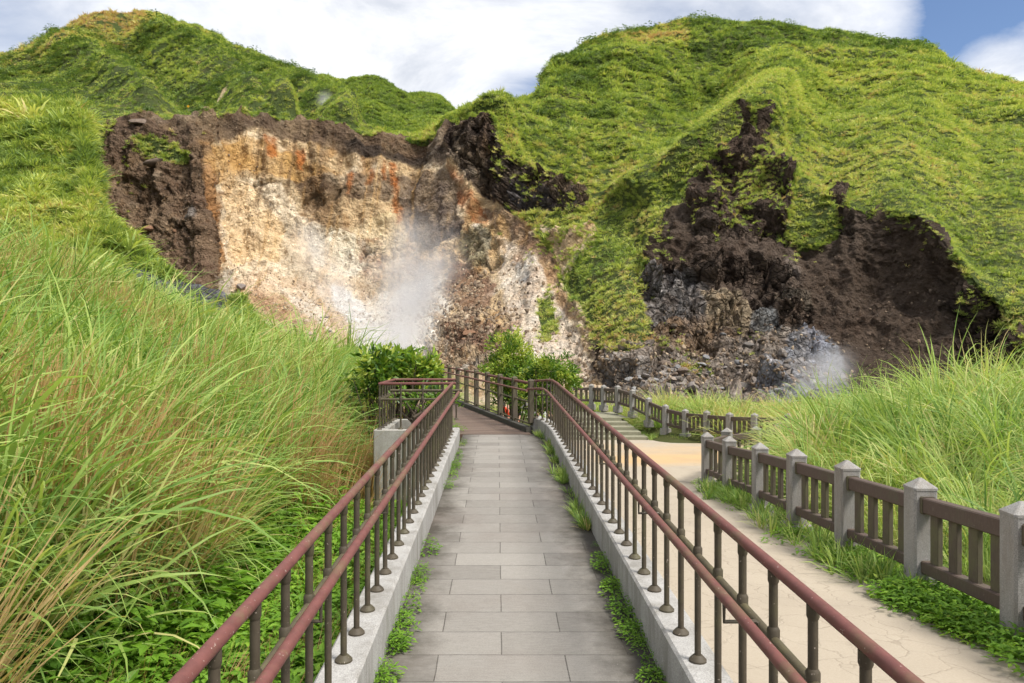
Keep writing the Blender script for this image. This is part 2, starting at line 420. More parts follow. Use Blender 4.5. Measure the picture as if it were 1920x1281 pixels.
# tint 0 = deep green ... 0.6 = lime ... 0.85+ = straw
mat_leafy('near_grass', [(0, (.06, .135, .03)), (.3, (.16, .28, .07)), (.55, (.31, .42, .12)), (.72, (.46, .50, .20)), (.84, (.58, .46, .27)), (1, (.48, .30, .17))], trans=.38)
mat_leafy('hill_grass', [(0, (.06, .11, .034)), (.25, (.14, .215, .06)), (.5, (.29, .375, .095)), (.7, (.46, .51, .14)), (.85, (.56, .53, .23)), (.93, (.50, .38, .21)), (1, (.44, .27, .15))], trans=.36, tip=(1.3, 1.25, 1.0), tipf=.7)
mat_leafy('weed_leaf', [(0, (.06, .14, .018)), (.5, (.16, .31, .032)), (.85, (.3, .45, .06)), (1, (.36, .32, .12))], trans=.35)
mat_leafy('tree_leaf', [(0, (.035, .085, .014)), (.45, (.11, .21, .026)), (.75, (.24, .36, .045)), (1, (.45, .50, .09))], src=None, trans=.35, rough=.4, tipf=0, spec=.35)
def mat_rust():
    m, t, out = material('rust_rock'); p = geo_pos(t)
    c = t.mix(t.noise(p, 2.5, 8, .7), (.10, .055, .035), (.34, .19, .11))
    pbsdf(t, out, c, .9, t.noise(p, 4, 8, .7), .8, .15, .2); M['rust_rock'] = m
mat_rust()
def simple(name, col, rough=.8, n=0):
    m, t, out = material(name); p = geo_pos(t)
    c = t.mix(t.noise(p, 9, 5, .7), tuple(x*.72 for x in col), tuple(min(1, x*1.2) for x in col))
    pbsdf(t, out, c, rough); M[name] = m
for nm, c in (('bark', (.085, .065, .045)), ('skin', (.5, .3, .21)), ('hair', (.012, .009, .008)), ('red_cloth', (.6, .06, .02)), ('orange_cloth', (.85, .12, .02)), ('white_cloth', (.75, .75, .75)),
              ('blue_cloth', (.06, .1, .4)), ('purple_cloth', (.12, .04, .2)), ('dark_cloth', (.02, .02, .022)), ('sign_yellow', (.75, .38, .02)), ('sign_black', (.02, .02, .02)), ('grey_metal', (.25, .25, .24)), ('dark_kerb', (.07, .066, .055))):
    simple(nm, c)
# ------------------------------------------------------------------ crater, cliffs and hills: one surveyed sheet of soil and rock
def build_sheet(cols, pxs, sections):
    cp = np.array([c[0] for c in cols], float)
    py = np.array([[q[0] for q in c[1]] for c in cols], float); Y = np.log(np.array([[q[1] for q in c[1]] for c in cols], float))
    py = pchip(cp, py, pxs); Y = pchip(cp, Y, pxs)          # (C, M)
    t = np.concatenate([k+np.arange(n)/n for k, n in enumerate(sections)]+[[len(sections)]])
    py = pchip(np.arange(py.shape[1]), py.T, t); Y = np.exp(pchip(np.arange(Y.shape[1]), Y.T, t))   # (Rr, C)
    px = np.broadcast_to(pxs, py.shape)
    X = (px-CX)/F*Y; Z = H-(py-CY)/F*Y
    return np.stack([X, Y, Z], -1), px, py, t

def normals(V):
    du = np.gradient(V, axis=1); dv = np.gradient(V, axis=0)
    n = np.cross(du, dv); n /= np.linalg.norm(n, axis=-1, keepdims=True)+1e-9
    s = np.sign(n[..., 2:3]-n[..., 1:2]*.6); s[s == 0] = 1
    return n*s

def blur(a, k=1):
    for _ in range(k):
        a = a.copy()
        a[1:-1] = (a[:-2]+2*a[1:-1]+a[2:])/4
        a[:, 1:-1] = (a[:, :-2]+2*a[:, 1:-1]+a[:, 2:])/4
    return a

cols = [
 (-420, [(760, 45), (700, 70), (560, 92), (400, 104), (250, 112), (215, 128), (190, 180), (170, 220), (150, 250)]),
 (60,   [(760, 45), (640, 72), (540, 92), (380, 104), (235, 112), (203, 128), (160, 190), (125, 235), (92, 265)]),
 (110,  [(760, 45), (620, 76), (520, 95), (370, 105), (226, 113), (200, 128), (150, 190), (105, 240), (60, 272)]),
 (200,  [(760, 45), (600, 80), (500, 98), (360, 106), (218, 114), (203, 128), (145, 190), (85, 245), (35, 288)]),
 (270,  [(760, 45), (600, 79), (515, 97), (370, 105), (220, 113), (204, 130), (140, 192), (75, 250), (28, 300)]),
 (330,  [(760, 45), (605, 78), (530, 95), (385, 103), (226, 113), (206, 130), (140, 192), (85, 248), (40, 300)]),
 (385,  [(760, 45), (620, 76), (545, 93), (400, 101), (216, 113), (206, 128), (150, 190), (105, 240), (59, 296)]),
 (412,  [(760, 45), (630, 74), (545, 100), (400, 109), (212, 118), (206, 130), (155, 190), (113, 238), (70, 293)]),
 (520,  [(760, 45), (670, 68), (525, 104), (380, 114), (222, 121), (215, 132), (190, 180), (158, 230), (125, 275)]),
 (585,  [(760, 45), (692, 65), (520, 106), (380, 116), (232, 122), (226, 132), (208, 172), (180, 215), (153, 255)]),
 (620,  [(760, 45), (698, 64), (520, 106), (382, 116), (236, 122), (232, 129), (226, 150), (213, 180), (196, 215)]),
 (660,  [(760, 45), (700, 63), (522, 107), (385, 116), (242, 123), (239, 128), (238, 136), (238, 150), (238, 165)]),
 (770,  [(760, 45), (700, 62), (520, 108), (390, 117), (263, 124), (261, 128), (262, 134), (263, 142), (264, 152)]),
 (810,  [(760, 44), (700, 62), (500, 107), (370, 115), (252, 122), (250, 125), (250, 129), (250, 136), (250, 144)]),
 (850,  [(760, 44), (700, 62), (480, 106), (350, 113), (228, 120), (226, 122), (225, 125), (225, 130), (225, 136)]),
 (915,  [(760, 43), (700, 60), (460, 102), (340, 112), (217, 118), (214, 121), (211, 124), (208, 128), (206, 132)]),
 (1000, [(770, 42), (705, 58), (450, 92), (400, 97), (312, 106), (300, 109), (260, 118), (220, 130), (184, 142)]),
 (1018, [(770, 42), (712, 57), (470, 88), (402, 95), (322, 104), (311, 107), (264, 117), (215, 132), (168, 146)]),
 (1060, [(770, 40), (725, 54), (520, 80), (402, 90), (345, 98), (335, 101), (270, 116), (190, 140), (116, 168)]),
 (1110, [(780, 39), (745, 50), (560, 68), (430, 84), (374, 92), (350, 97), (270, 116), (170, 148), (79, 178)]),
 (1180, [(785, 38), (752, 47), (550, 62), (450, 76), (400, 82), (370, 88), (270, 108), (160, 142), (63, 180)]),
 (1240, [(790, 37), (755, 46), (580, 61), (480, 68), (400, 74), (375, 80), (265, 104), (150, 142), (56, 180)]),
 (1320, [(790, 37), (758, 45), (600, 60), (440, 67), (318, 75), (300, 80), (225, 102), (135, 142), (48, 178)]),
 (1420, [(790, 37), (762, 44), (620, 59), (430, 67), (258, 78), (245, 83), (190, 102), (125, 140), (53, 176)]),
 (1500, [(790, 37), (765, 44), (630, 58), (470, 65), (330, 73), (312, 79), (220, 100), (140, 138), (60, 172)]),
 (1600, [(790, 37), (765, 44), (640, 57), (500, 63), (388, 65), (368, 72), (250, 95), (155, 133), (69, 168)]),
 (1720, [(790, 36), (765, 43), (660, 54), (520, 60), (405, 60), (385, 67), (270, 90), (175, 126), (86, 160)]),
 (1780, [(790, 36), (765, 42), (670, 52), (560, 57), (470, 56), (440, 62), (300, 84), (205, 118), (122, 150)]),
 (1850, [(790, 36), (765, 42), (690, 48), (610, 53), (550, 53), (510, 57), (340, 78), (225, 110), (138, 142)]),
 (1920, [(790, 36), (765, 41), (690, 46), (640, 50), (590, 51), (545, 54), (370, 74), (245, 104), (158, 136)]),
 (2050, [(790, 36), (760, 40), (690, 44), (650, 47), (600, 48), (560, 52), (400, 70), (280, 98), (195, 128)]),
 (2350, [(790, 36), (760, 39), (700, 42), (660, 44), (620, 46), (580, 50), (440, 64), (350, 86), (280, 110)]),
]
cols = [(p, c+[(c[-1][0]+30, c[-1][1]*1.3)]) for p, c in cols]
pxs = np.concatenate([np.arange(-420, 60, 12), np.arange(60, 1960, 2.5), np.arange(1960, 2351, 13)])
V, PX, PY, T = build_sheet(cols, pxs, [6, 85, 90, 90, 16, 55, 60, 50, 8])
Tg = np.broadcast_to(T[:, None], PX.shape)

# ---- what covers the ground where
wp = V*np.array([.09, .09, .09])
wx = PX+22*fbm(wp, 4)+8*fbm(wp*6, 3)+4*fbm(wp*20, 2); wy = PY+18*fbm(wp+50, 4)+7*fbm(wp*6+9, 3)+4*fbm(wp*20+5, 2)
CR = [(196, 222), (235, 215), (330, 228), (372, 214), (420, 210), (520, 222), (640, 240), (775, 265), (800, 258), (850, 226), (870, 217), (912, 216), (940, 250), (960, 290), (1000, 312), (1030, 335), (1060, 350), (1090, 345), (1112, 370), (1090, 398), (1000, 402), (955, 392), (1000, 425), (1035, 480), (1055, 520), (1085, 570), (1108, 620), (1140, 690), (1150, 800), (500, 800), (480, 640), (330, 560), (200, 440), (100, 385), (100, 330), (135, 300), (190, 290)]
CL = [(1425, 245), (1450, 300), (1480, 335), (1560, 325), (1585, 350), (1592, 388), (1650, 382), (1720, 402), (1770, 440), (1792, 500), (1830, 545), (1880, 575), (1870, 620), (1960, 660), (2000, 860), (1100, 860), (1130, 690), (1120, 650), (1190, 560), (1200, 520), (1230, 430), (1290, 350), (1330, 300), (1390, 262)]
rock = (inpoly(wx, wy, CR) | inpoly(wx, wy, CL)) & (Tg < 5.4)
for g in ([(1490, 325), (1545, 330), (1565, 380), (1572, 432), (1540, 452), (1500, 452), (1480, 425), (1488, 380)],
          [(1108, 600), (1130, 560), (1165, 532), (1195, 530), (1205, 560), (1225, 620), (1195, 652), (1130, 645)],
          [(1010, 560), (1030, 550), (1046, 620), (1020, 645)], [(255, 262), (300, 262), (357, 300), (320, 312), (275, 290)],
          [(1090, 520), (1070, 470), (1040, 430), (1000, 400), (1240, 380), (1215, 470), (1190, 525), (1130, 560)],
          [(1150, 660), (1200, 668), (1190, 682), (1160, 680)], [(1270, 690), (1320, 690), (1310, 706), (1280, 706)]):
    rock &= ~inpoly(wx, wy, g)
# open soil showing through the ferny slope beside the crater
rock |= inpoly(wx, wy, [(1015, 420), (1060, 425), (1110, 415), (1125, 455), (1090, 490), (1065, 530), (1045, 500)]) & (Tg < 4)
# small rock outcrops in the grass
for ox, oy, w, h in ((1268, 212, 16, 9), (1355, 188, 13, 8), (1400, 262, 12, 14), (1010, 172, 14, 6), (555, 214, 16, 7), (415, 172, 8, 5), (360, 205, 7, 4), (1620, 332, 9, 5)):
    rock |= ((wx-ox)/w)**2+((wy-oy)/h)**2 < 1
grassy = blur(1-rock.astype(float), 2)

base = np.zeros(V.shape); n_a = fbm(V*.12+3, 5); n_b = fbm(V*np.array([.25, .25, .08])+31, 5); n_c = fbm(V*.6+9, 4)
def mixc(a, b, f): return a*(1-f[..., None])+np.asarray(b)*f[..., None]
base[:] = (.58, .42, .24)                                        # ochre crater wall
base = mixc(base, (.76, .62, .43), sm(-.05, .3, n_a))
base = mixc(base, (.36, .205, .085), sm(.1, .35, n_b)*.8)
base = mixc(base, (.23, .215, .17), sm(.15, .5, fbm(V*.16+77, 4))*.7)
strata = np.full(PX.shape, .8)
def paint(poly, col, s=1.0, br=.12, soft=3, seed=0, frq=.3):
    """lay one kind of rock over part of the wall, its border broken up by the rock's own grain"""
    global base
    ia = inpoly(wx, wy, poly); rr = np.where(ia.any(1))[0]; cc = np.where(ia.any(0))[0]
    if not len(rr): return
    sl = (slice(max(0, rr[0]-8), rr[-1]+9), slice(max(0, cc[0]-8), cc[-1]+9))
    m = blur(ia[sl].astype(float), soft)
    nz = fbm(V[sl]*frq+seed*13.1, 4)
    k = np.clip(m*1.3-.15+nz*br*4*m*(1.2-m)*2, 0, 1)*s*(1-br+br*np.clip(.5+nz*1.5, 0, 1)*1.0)
    base[sl] = mixc(base[sl], col, np.clip(k, 0, 1))
paint([(400, 330), (520, 350), (570, 420), (700, 430), (760, 470), (760, 560), (600, 565), (420, 540), (405, 450)], (.80, .67, .49), .9, .5, 4, 1)
paint([(410, 340), (470, 350), (530, 430), (520, 500), (420, 500)], (.80, .58, .33), .9, .5, 4, 2)
paint([(600, 430), (745, 400), (770, 470), (640, 505), (590, 480)], (.64, .50, .29), .8, .5, 4, 3)
paint([(560, 430), (640, 425), (700, 480), (660, 520), (590, 510)], (.76, .72, .60), .7, .5, 4, 4)
paint([(480, 560), (420, 530), (520, 520), (620, 545), (690, 620), (680, 720), (600, 720)], (.68, .50, .34), .85, .5, 4, 5)
paint([(440, 560), (560, 560), (640, 640), (640, 690), (560, 640)], (.36, .215, .11), .6, .8, 3, 6, .5)
paint([(620, 540), (690, 570), (745, 700), (690, 710), (655, 610)], (.80, .78, .73), .9, .3, 4, 7)
paint([(690, 560), (780, 540), (840, 510), (850, 570), (790, 700), (730, 700)], (.84, .80, .70), .9, .3, 4, 8)
paint([(660, 450), (700, 445), (720, 520), (745, 500), (745, 530), (680, 525)], (.25, .11, .06), .7, .9, 3, 9, .5)
paint([(850, 500), (885, 500), (930, 540), (900, 600), (960, 650), (850, 660), (825, 640), (860, 590), (835, 545)], (.22, .13, .085), .85, .5, 3, 10)
paint([(790, 645), (900, 620), (940, 640), (940, 720), (790, 720)], (.15, .12, .10), .85, .6, 3, 11, .5)
paint([(890, 430), (990, 465), (1045, 560), (1135, 720), (990, 720), (950, 600), (930, 500)], (.72, .62, .51), .9, .4, 4, 12)
paint([(960, 490), (985, 495), (990, 530), (970, 535)], (.20, .205, .21), .9, .3, 2, 13)
paint([(985, 430), (1040, 480), (1070, 560), (1105, 620), (1060, 590), (1000, 480)], (.42, .25, .13), .8, .5, 3, 14)
paint([(865, 445), (930, 430), (940, 480), (900, 500), (868, 485)], (.20, .185, .10), .85, .3, 4, 15)
paint([(880, 390), (960, 400), (1010, 440), (1040, 500), (980, 470), (930, 430)], (.20, .125, .085), .8, .5, 3, 16)
paint([(735, 340), (850, 320), (875, 360), (865, 440), (800, 470), (750, 430)], (.13, .098, .08), 1.0, .35, 5, 17)
paint([(515, 300), (760, 340), (720, 385), (640, 365), (600, 400), (545, 350)], (.14, .09, .055), 1.0, .5, 4, 18)
paint([(560, 360), (640, 370), (650, 440), (580, 420)], (.25, .16, .085), .9, .6, 4, 19)
paint([(385, 280), (470, 262), (560, 300), (640, 318), (560, 340), (480, 325), (400, 345)], (.56, .33, .11), .85, .5, 4, 20)
crater_in = blur(inpoly(wx, wy, CR).astype(float), 2)
run = fbm(np.stack([V[..., 0]*.34, V[..., 1]*.05, V[..., 2]*.03], -1)+7, 5, .62)
fall_ = np.clip(1-(PY-230)/250, 0, 1)
base = mixc(base, (.20, .125, .065), np.clip(sm(.02, .30, run+.10*fall_-.05)*sm(.05, .6, fall_)*.8, 0, 1)*crater_in*(Tg > 1.9))
run2 = fbm(np.stack([V[..., 0]*.55+30, V[..., 1]*.05, V[..., 2]*.04], -1), 4, .6)
base = mixc(base, (.62, .38, .15), sm(.10, .34, run2)*.55*crater_in*(Tg > 1.7))
ang = np.arctan2(PX-765, np.clip(760-PY, 5, None)); rad = np.hypot(PX-765, 760-PY)
fan = fbm(np.stack([ang*9, rad*.006, ang*0+3], -1), 5, .62); talus = crater_in*(1-sm(1.7, 2.1, Tg))*sm(.25, .4, np.abs(fan)+.4)
base = mixc(base, (.40, .24, .14), sm(.05, .30, fan)*.75*talus); base = mixc(base, (.78, .72, .62), sm(.05, .35, -fan)*.65*talus)
paint([(620, 540), (690, 570), (745, 700), (690, 710), (655, 610)], (.80, .78, .73), .7, .3, 4, 7)
paint([(850, 500), (885, 500), (930, 540), (900, 600), (960, 650), (850, 660), (825, 640), (860, 590), (835, 545)], (.24, .14, .09), .8, .5, 3, 10)
# dark soil band under the rim
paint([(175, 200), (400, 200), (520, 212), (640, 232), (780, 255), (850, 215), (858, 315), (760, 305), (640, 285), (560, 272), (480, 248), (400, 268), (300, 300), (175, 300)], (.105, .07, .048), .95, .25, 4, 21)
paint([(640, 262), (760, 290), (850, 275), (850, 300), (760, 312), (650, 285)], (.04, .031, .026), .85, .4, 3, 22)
for k, (x0, y0, y1, w) in enumerate([(735, 312, 405, 9), (745, 395, 430, 6), (716, 310, 345, 5), (505, 260, 300, 14), (690, 320, 350, 8), (560, 285, 320, 9), (655, 320, 360, 7)]):
    paint([(x0-w, y0), (x0+w, y0), (x0+w*.6, y1), (x0-w*.4, y1)], (.40, .125, .025), .85, .4, 2, 30+k, .6)
paint([(848, 318), (866, 322), (905, 390), (925, 440), (890, 425), (862, 375)], (.34, .12, .04), .8, .7, 2, 40, .5)
paint([(805, 265), (832, 265), (830, 310), (812, 330)], (.27, .23, .18), .7, .5, 3, 41)
# the dark face on the near side of the crater
paint([(95, 215), (250, 215), (390, 285), (388, 330), (402, 400), (404, 470), (400, 560), (330, 560), (160, 420), (95, 385)], (.14, .093, .063), .97, .2, 3, 42)
paint([(320, 340), (392, 330), (400, 470), (380, 540), (330, 480)], (.15, .095, .062), .8, .6, 4, 43)
paint([(250, 300), (310, 310), (330, 380), (250, 370)], (.17, .11, .065), .6, .8, 4, 44, .5)
paint([(345, 385), (368, 390), (372, 418), (350, 410)], (.30, .28, .26), .8, .4, 2, 45)
paint([(388, 300), (400, 330), (412, 480), (404, 545), (398, 480), (384, 345)], (.40, .20, .075), .85, .4, 2, 46)
paint([(395, 520), (440, 515), (440, 570), (400, 590)], (.40, .36, .30), .8, .5, 3, 47)
# black rock shoulder on the far side of the crater
paint([(846, 225), (870, 205), (920, 205), (968, 285), (1034, 330), (1118, 370), (1100, 405), (955, 400), (900, 360), (868, 320), (848, 310)], (.05, .036, .031), .97, .2, 3, 48)
paint([(960, 340), (1010, 350), (1090, 380), (1085, 400), (1040, 400), (960, 385)], (.085, .08, .082), .8, .7, 3, 49, .4)
# cliff on the near hill
cliff = inpoly(PX, PY, [(1195, 790), (1110, 700), (1105, 640), (1190, 520), (1240, 380), (1400, 200), (1480, 300), (1960, 330), (2400, 400), (2400, 900)])
base = mixc(base, (.062, .044, .034), blur(cliff.astype(float), 4)*.97)
paint([(1330, 300), (1420, 255), (1480, 420), (1380, 460), (1300, 400)], (.09, .062, .046), .8, .6, 4, 50)
paint([(1330, 440), (1500, 440), (1520, 560), (1330, 560), (1270, 500)], (.115, .085, .066), .8, .7, 4, 51)
paint([(1190, 520), (1300, 505), (1345, 560), (1335, 630), (1220, 625), (1180, 570)], (.24, .225, .215), .9, .6, 3, 52, .5)
paint([(1310, 545), (1380, 545), (1400, 590), (1475, 645), (1450, 650), (1380, 620), (1330, 620)], (.37, .29, .19), .9, .4, 3, 53)
paint([(1405, 590), (1440, 588), (1462, 632), (1425, 645), (1405, 620)], (.19, .195, .195), .95, .2, 2, 54)
paint([(1470, 480), (1500, 480), (1500, 550), (1478, 550)], (.22, .18, .15), .8, .6, 3, 55)
paint([(1450, 560), (1520, 555), (1520, 590), (1455, 590)], (.20, .17, .13), .7, .6, 3, 56)
paint([(1140, 655), (1240, 615), (1400, 640), (1500, 625), (1590, 690), (1600, 860), (1100, 860)], (.30, .255, .215), .95, .4, 4, 57)
paint([(1200, 610), (1330, 600), (1390, 640), (1320, 670), (1210, 650)], (.21, .135, .075), .8, .6, 4, 58)
paint([(1480, 630), (1540, 625), (1590, 690), (1600, 790), (1440, 790), (1410, 700), (1460, 690)], (.25, .255, .275), .95, .35, 4, 59)
paint([(1490, 632), (1530, 628), (1575, 690), (1540, 700)], (.33, .35, .43), .7, .4, 3, 60)
paint([(1130, 690), (1260, 690), (1300, 740), (1130, 760)], (.34, .315, .295), .7, .8, 4, 61, .5)
strata = np.where(cliff, .55, .95)
crack = np.full(PX.shape, .12)
for poly, s_ in (([(1190, 505), (1300, 490), (1480, 480), (1530, 600), (1480, 650), (1330, 640), (1180, 650)], 1.0), ([(1300, 280), (1430, 240), (1600, 330), (1600, 440), (1300, 470)], .7), ([(1780, 520), (1960, 560), (1960, 700), (1800, 690)], .9), ([(846, 215), (920, 205), (1034, 330), (1118, 370), (1100, 405), (955, 400), (848, 310)], .9),
                 ([(1120, 650), (1500, 630), (1600, 700), (1580, 780), (1130, 780)], .7), ([(790, 610), (960, 610), (960, 700), (790, 700)], .7), ([(640, 470), (760, 430), (940, 430), (940, 520), (700, 560)], .45), ([(420, 330), (640, 330), (640, 440), (420, 440)], .35), ([(200, 220), (390, 290), (400, 470), (250, 420)], .4)):
    crack = np.maximum(crack, blur(inpoly(wx, wy, poly).astype(float), 4)*s_)

# ---- relief
N = normals(V)
rk = blur(rock.astype(float), 3)[..., None]; yy = V[..., 1:2]
bw1, be1 = blocks(V*np.array([.28, .28, .20])+.25*fbm(V*.3, 2)[..., None], 1); bw2, be2 = blocks(V*np.array([.75, .75, .55]), 2)
bw = ((bw1*1.9-.5*(1-sm(0, .12, be1)))+(bw2*.75-.25*(1-sm(0, .12, be2))))[..., None]
gul = fbm(V*np.array([.16, .16, .035])+5, 4, .5, True)[..., None]          # vertical gullies
rough = fbm(V*.45+11, 5, .6)[..., None]; fine = fbm(V*1.3+40, 3, .6)[..., None]
blk = fbm(V*np.array([.3, .3, .22])+90, 4, .55, True)[..., None]
wall = sm(1.6, 2.3, Tg)[..., None]*(1-sm(4.2, 4.8, Tg))[..., None]
D = rk*(wall*(gul-.45)*2.2+(blk-.4)*.4+rough*.45+fine*.3+bw*np.clip(crack*1.1, .12, 1)[..., None]+fbm(V*.8+7, 3, .6, True)[..., None]*.3)
swell = fbm(V*.045+21, 4)[..., None]*3.0+fbm(V*.16+61, 3)[..., None]*.9
hum = fbm(V*.33+71, 4, .62)[..., None]*.6
fade = sm(4.0, 5.2, Tg)[..., None]
def pdist(poly):
    best = np.full(PX.shape, 1e9)
    for (x1, y1), (x2, y2) in zip(poly, poly[1:]):
        h = np.clip(((PX-x1)*(x2-x1)+(PY-y1)*(y2-y1))/((x2-x1)**2+(y2-y1)**2), 0, 1); best = np.minimum(best, np.hypot(PX-x1-h*(x2-x1), PY-y1-h*(y2-y1)))
    return best
spur = np.zeros(PX.shape)
for poly, w_, a_ in (([(1010, 408), (1150, 395), (1300, 325), (1420, 235), (1475, 150), (1430, 80)], 42, 3.6), ([(1015, 330), (1120, 300), (1260, 205), (1330, 110)], 60, -5.5), ([(930, 215), (1010, 187), (1120, 140), (1200, 75)], 34, 2.5),
                     ([(1560, 310), (1565, 200), (1600, 110)], 50, -1.6), ([(1660, 370), (1710, 230), (1730, 120)], 60, 1.6), ([(1830, 470), (1850, 300), (1840, 180)], 40, -1.0),
                     ([(270, 34), (390, 110), (480, 180), (540, 212)], 26, 7), ([(425, 95), (500, 155), (570, 215)], 20, -6), ([(520, 130), (590, 190), (645, 230)], 20, 5), ([(200, 55), (290, 130), (390, 200)], 30, -6.5), ([(100, 75), (180, 125), (280, 195)], 28, 4.5), ([(330, 50), (430, 130), (500, 200)], 14, -3)):
    spur += a_*np.exp(-(pdist(poly)/w_)**2)
D = D+(spur*sm(4.3, 5.0, Tg)*(1-sm(6.6, 8.0, Tg)))[..., None]
D = D+(1-rk)*(swell*fade*np.clip((yy-60)/60, .3, 1.6)+hum*np.clip(yy/90, .5, 2.2))
edge = np.minimum(1, np.minimum(sm(0, .6, Tg), 1)[..., None]+.0)
V = V+N*D*edge
CRATER_V, CRATER_N, CR_G, CR_PX, CR_PY, CR_T = V, N, grassy, PX, PY, Tg
me = np_mesh('crater_terrain', V.reshape(-1, 3), grid_faces(*PX.shape), True, [M['crater_ground']])
vattr(me, 'Col', np.clip(base, .01, .9).reshape(-1, 3), 'FLOAT_COLOR'); vattr(me, 'grassy', grassy); vattr(me, 'strata', strata); vattr(me, 'crack', crack)
link('crater_terrain', me, kind='structure')

# ---- the ridge further off
c2 = [(430, [(330, 180), (260, 230), (230, 290), (200, 330)]), (560, [(330, 180), (260, 230), (200, 290), (158, 335)]), (600, [(330, 180), (260, 230), (195, 290), (146, 340)]), (650, [(330, 180), (265, 230), (200, 290), (152, 345)]),
      (695, [(330, 180), (265, 232), (200, 290), (149, 345)]), (725, [(330, 180), (268, 235), (210, 295), (162, 345)]), (765, [(330, 185), (275, 240), (228, 300), (186, 345)]), (815, [(330, 190), (280, 245), (235, 300), (190, 345)]), (842, [(330, 190), (280, 250), (240, 305), (205, 350)]), (862, [(330, 190), (290, 255), (258, 310), (228, 350)]), (960, [(330, 200), (300, 260), (280, 320), (262, 360)]), (1150, [(340, 200), (320, 260), (310, 320), (300, 360)])]
c2 = [(p, c+[(c[-1][0]+40, c[-1][1]*1.25)]) for p, c in c2]
V2, PX2, PY2, T2 = build_sheet(c2, np.arange(430, 1151, 5.0), [20, 40, 40, 6])
T2g = np.broadcast_to(T2[:, None], PX2.shape); N2 = normals(V2)
V2 = V2+N2*(fbm(V2*.02+5, 4)[..., None]*9+fbm(V2*.08+15, 4, .5, True)[..., None]*2.5-1)
me = np_mesh('far_hill', V2.reshape(-1, 3), grid_faces(*PX2.shape), True, [M['crater_ground']])
vattr(me, 'Col', np.full((V2.size//3, 3), .1), 'FLOAT_COLOR'); vattr(me, 'grassy', np.ones(V2.size//3)); vattr(me, 'strata', np.zeros(V2.size//3))
link('far_hill', me, kind='structure')

# ---- grass slope on the near side of the crater
c5 = [(-420, [(660, 34), (560, 45), (420, 62), (300, 80), (225, 95)]), (-60, [(660, 34), (540, 46), (400, 64), (290, 80), (202, 98)]), (60, [(660, 34), (540, 47), (400, 65), (290, 80), (196, 98)]), (120, [(660, 34), (545, 47), (400, 66), (300, 78), (196, 97)]),
      (150, [(660, 34), (550, 47), (420, 64), (330, 76), (210, 96)]), (164, [(660, 34), (560, 46), (440, 62), (360, 70), (275, 84)]), (180, [(660, 34), (560, 46), (460, 60), (410, 66), (368, 73)]), (240, [(660, 34), (580, 45), (525, 54), (485, 60), (440, 66)]),
      (310, [(660, 34), (600, 44), (560, 51), (540, 55), (512, 60)]), (430, [(670, 34), (640, 41), (610, 47), (590, 51), (568, 56)]), (560, [(690, 34), (680, 40), (665, 45), (655, 49), (645, 52)]), (700, [(720, 34), (715, 40), (710, 45), (707, 49), (705, 52)])]
c5 = [(p, c+[(c[-1][0]+45, c[-1][1]+16)]) for p, c in c5]
V5, PX5, PY5, T5 = build_sheet(c5, np.concatenate([np.arange(-420, 0, 10.0), np.arange(0, 701, 4.0)]), [20, 30, 40, 50, 8])
T5g = np.broadcast_to(T5[:, None], PX5.shape); N5 = normals(V5)
V5 = V5+N5*(fbm(V5*.07+5, 4)[..., None]*2.4+fbm(V5*.26+15, 4, .6)[..., None]*1.7)*sm(0, .8, T5g)[..., None]
w5x = PX5+14*fbm(V5*.15, 4); w5y = PY5+9*fbm(V5*.15+8, 4)
rk5 = inpoly(w5x, w5y, [(198, 482), (240, 490), (300, 520), (345, 528), (425, 560), (440, 590), (380, 590), (320, 556), (255, 535), (208, 512)])
for ox, oy, w, h in ((132, 330, 9, 18), (30, 380, 8, 4), (75, 250, 7, 4)): rk5 |= ((w5x-ox)/w)**2+((w5y-oy)/h)**2 < 1
g5 = blur(1-rk5.astype(float), 1)
me = np_mesh('grass_slope', V5.reshape(-1, 3), grid_faces(*PX5.shape), True, [M['crater_ground']])
b5 = np.broadcast_to(np.array((.13, .13, .14)), V5.shape)
vattr(me, 'Col', b5.reshape(-1, 3), 'FLOAT_COLOR'); vattr(me, 'grassy', g5); vattr(me, 'strata', np.full(V5.size//3, .4)); vattr(me, 'crack', np.full(V5.size//3, .9))
link('slope_terrain', me, kind='structure')

# ------------------------------------------------------------------ ground by the walkway
def plaza_z(X, Y): return -.56-.073*(np.minimum(Y, 29.5)-5.26)
def ground_z(X, Y):
    X = np.asarray(X, float); Y = np.asarray(Y, float)
    right = plaza_z(X, Y)-.05
    # mound behind the stone fence
    m = np.exp(-(((X-9.6)/3.2)**2+((Y-14.5)/4.2)**2))*1.1+np.exp(-(((X-14)/5)**2+((Y-18)/5)**2))*.4
    right = right+m*sm(4.3, 6.2, X)
    right = np.where(Y > 30, right+sm(30, 34, Y)*.55*(1-sm(4.0, 5.5, X)), right)
    right = right+.55*sm(5.2, 6.4, X)*sm(26.5, 31, Y)
    s = np.clip(.44-.010*(Y-10), .12, .5)
    d = np.clip(-X-2.3, 0, None)
    bank = -.62+d*(s-.035)*sm(0, 1.5, d)+fbm(np.stack([X*.3, Y*.3, X*0], -1), 3)*.35*sm(.5, 2, d)
    bank = np.minimum(bank, 4.6)-np.clip(Y-16, 0, 14)*.055*sm(3, 8, -X)*(1-sm(13, 18, -X))
    bank = bank-sm(26, 40, Y)*np.clip(2.2+bank*.35, 0, 6)
    left = bank
    mid = -.62-.07*np.clip(Y-9, 0, 12)
    left = np.where(X > -2.3, np.minimum(left, mid), left)
    k = sm(.3, 1.0, X-.0)
    z = left*(1-k)+right*k
    return z
gx = np.concatenate([np.arange(-46, -8, 1.0), np.arange(-8, 10, .25), np.arange(10, 60, 1.0)]); gy = np.concatenate([np.arange(-8, 2, .5), np.arange(2, 20, .25), np.arange(20, 48, .8)])
GX, GY = np.meshgrid(gx, gy)
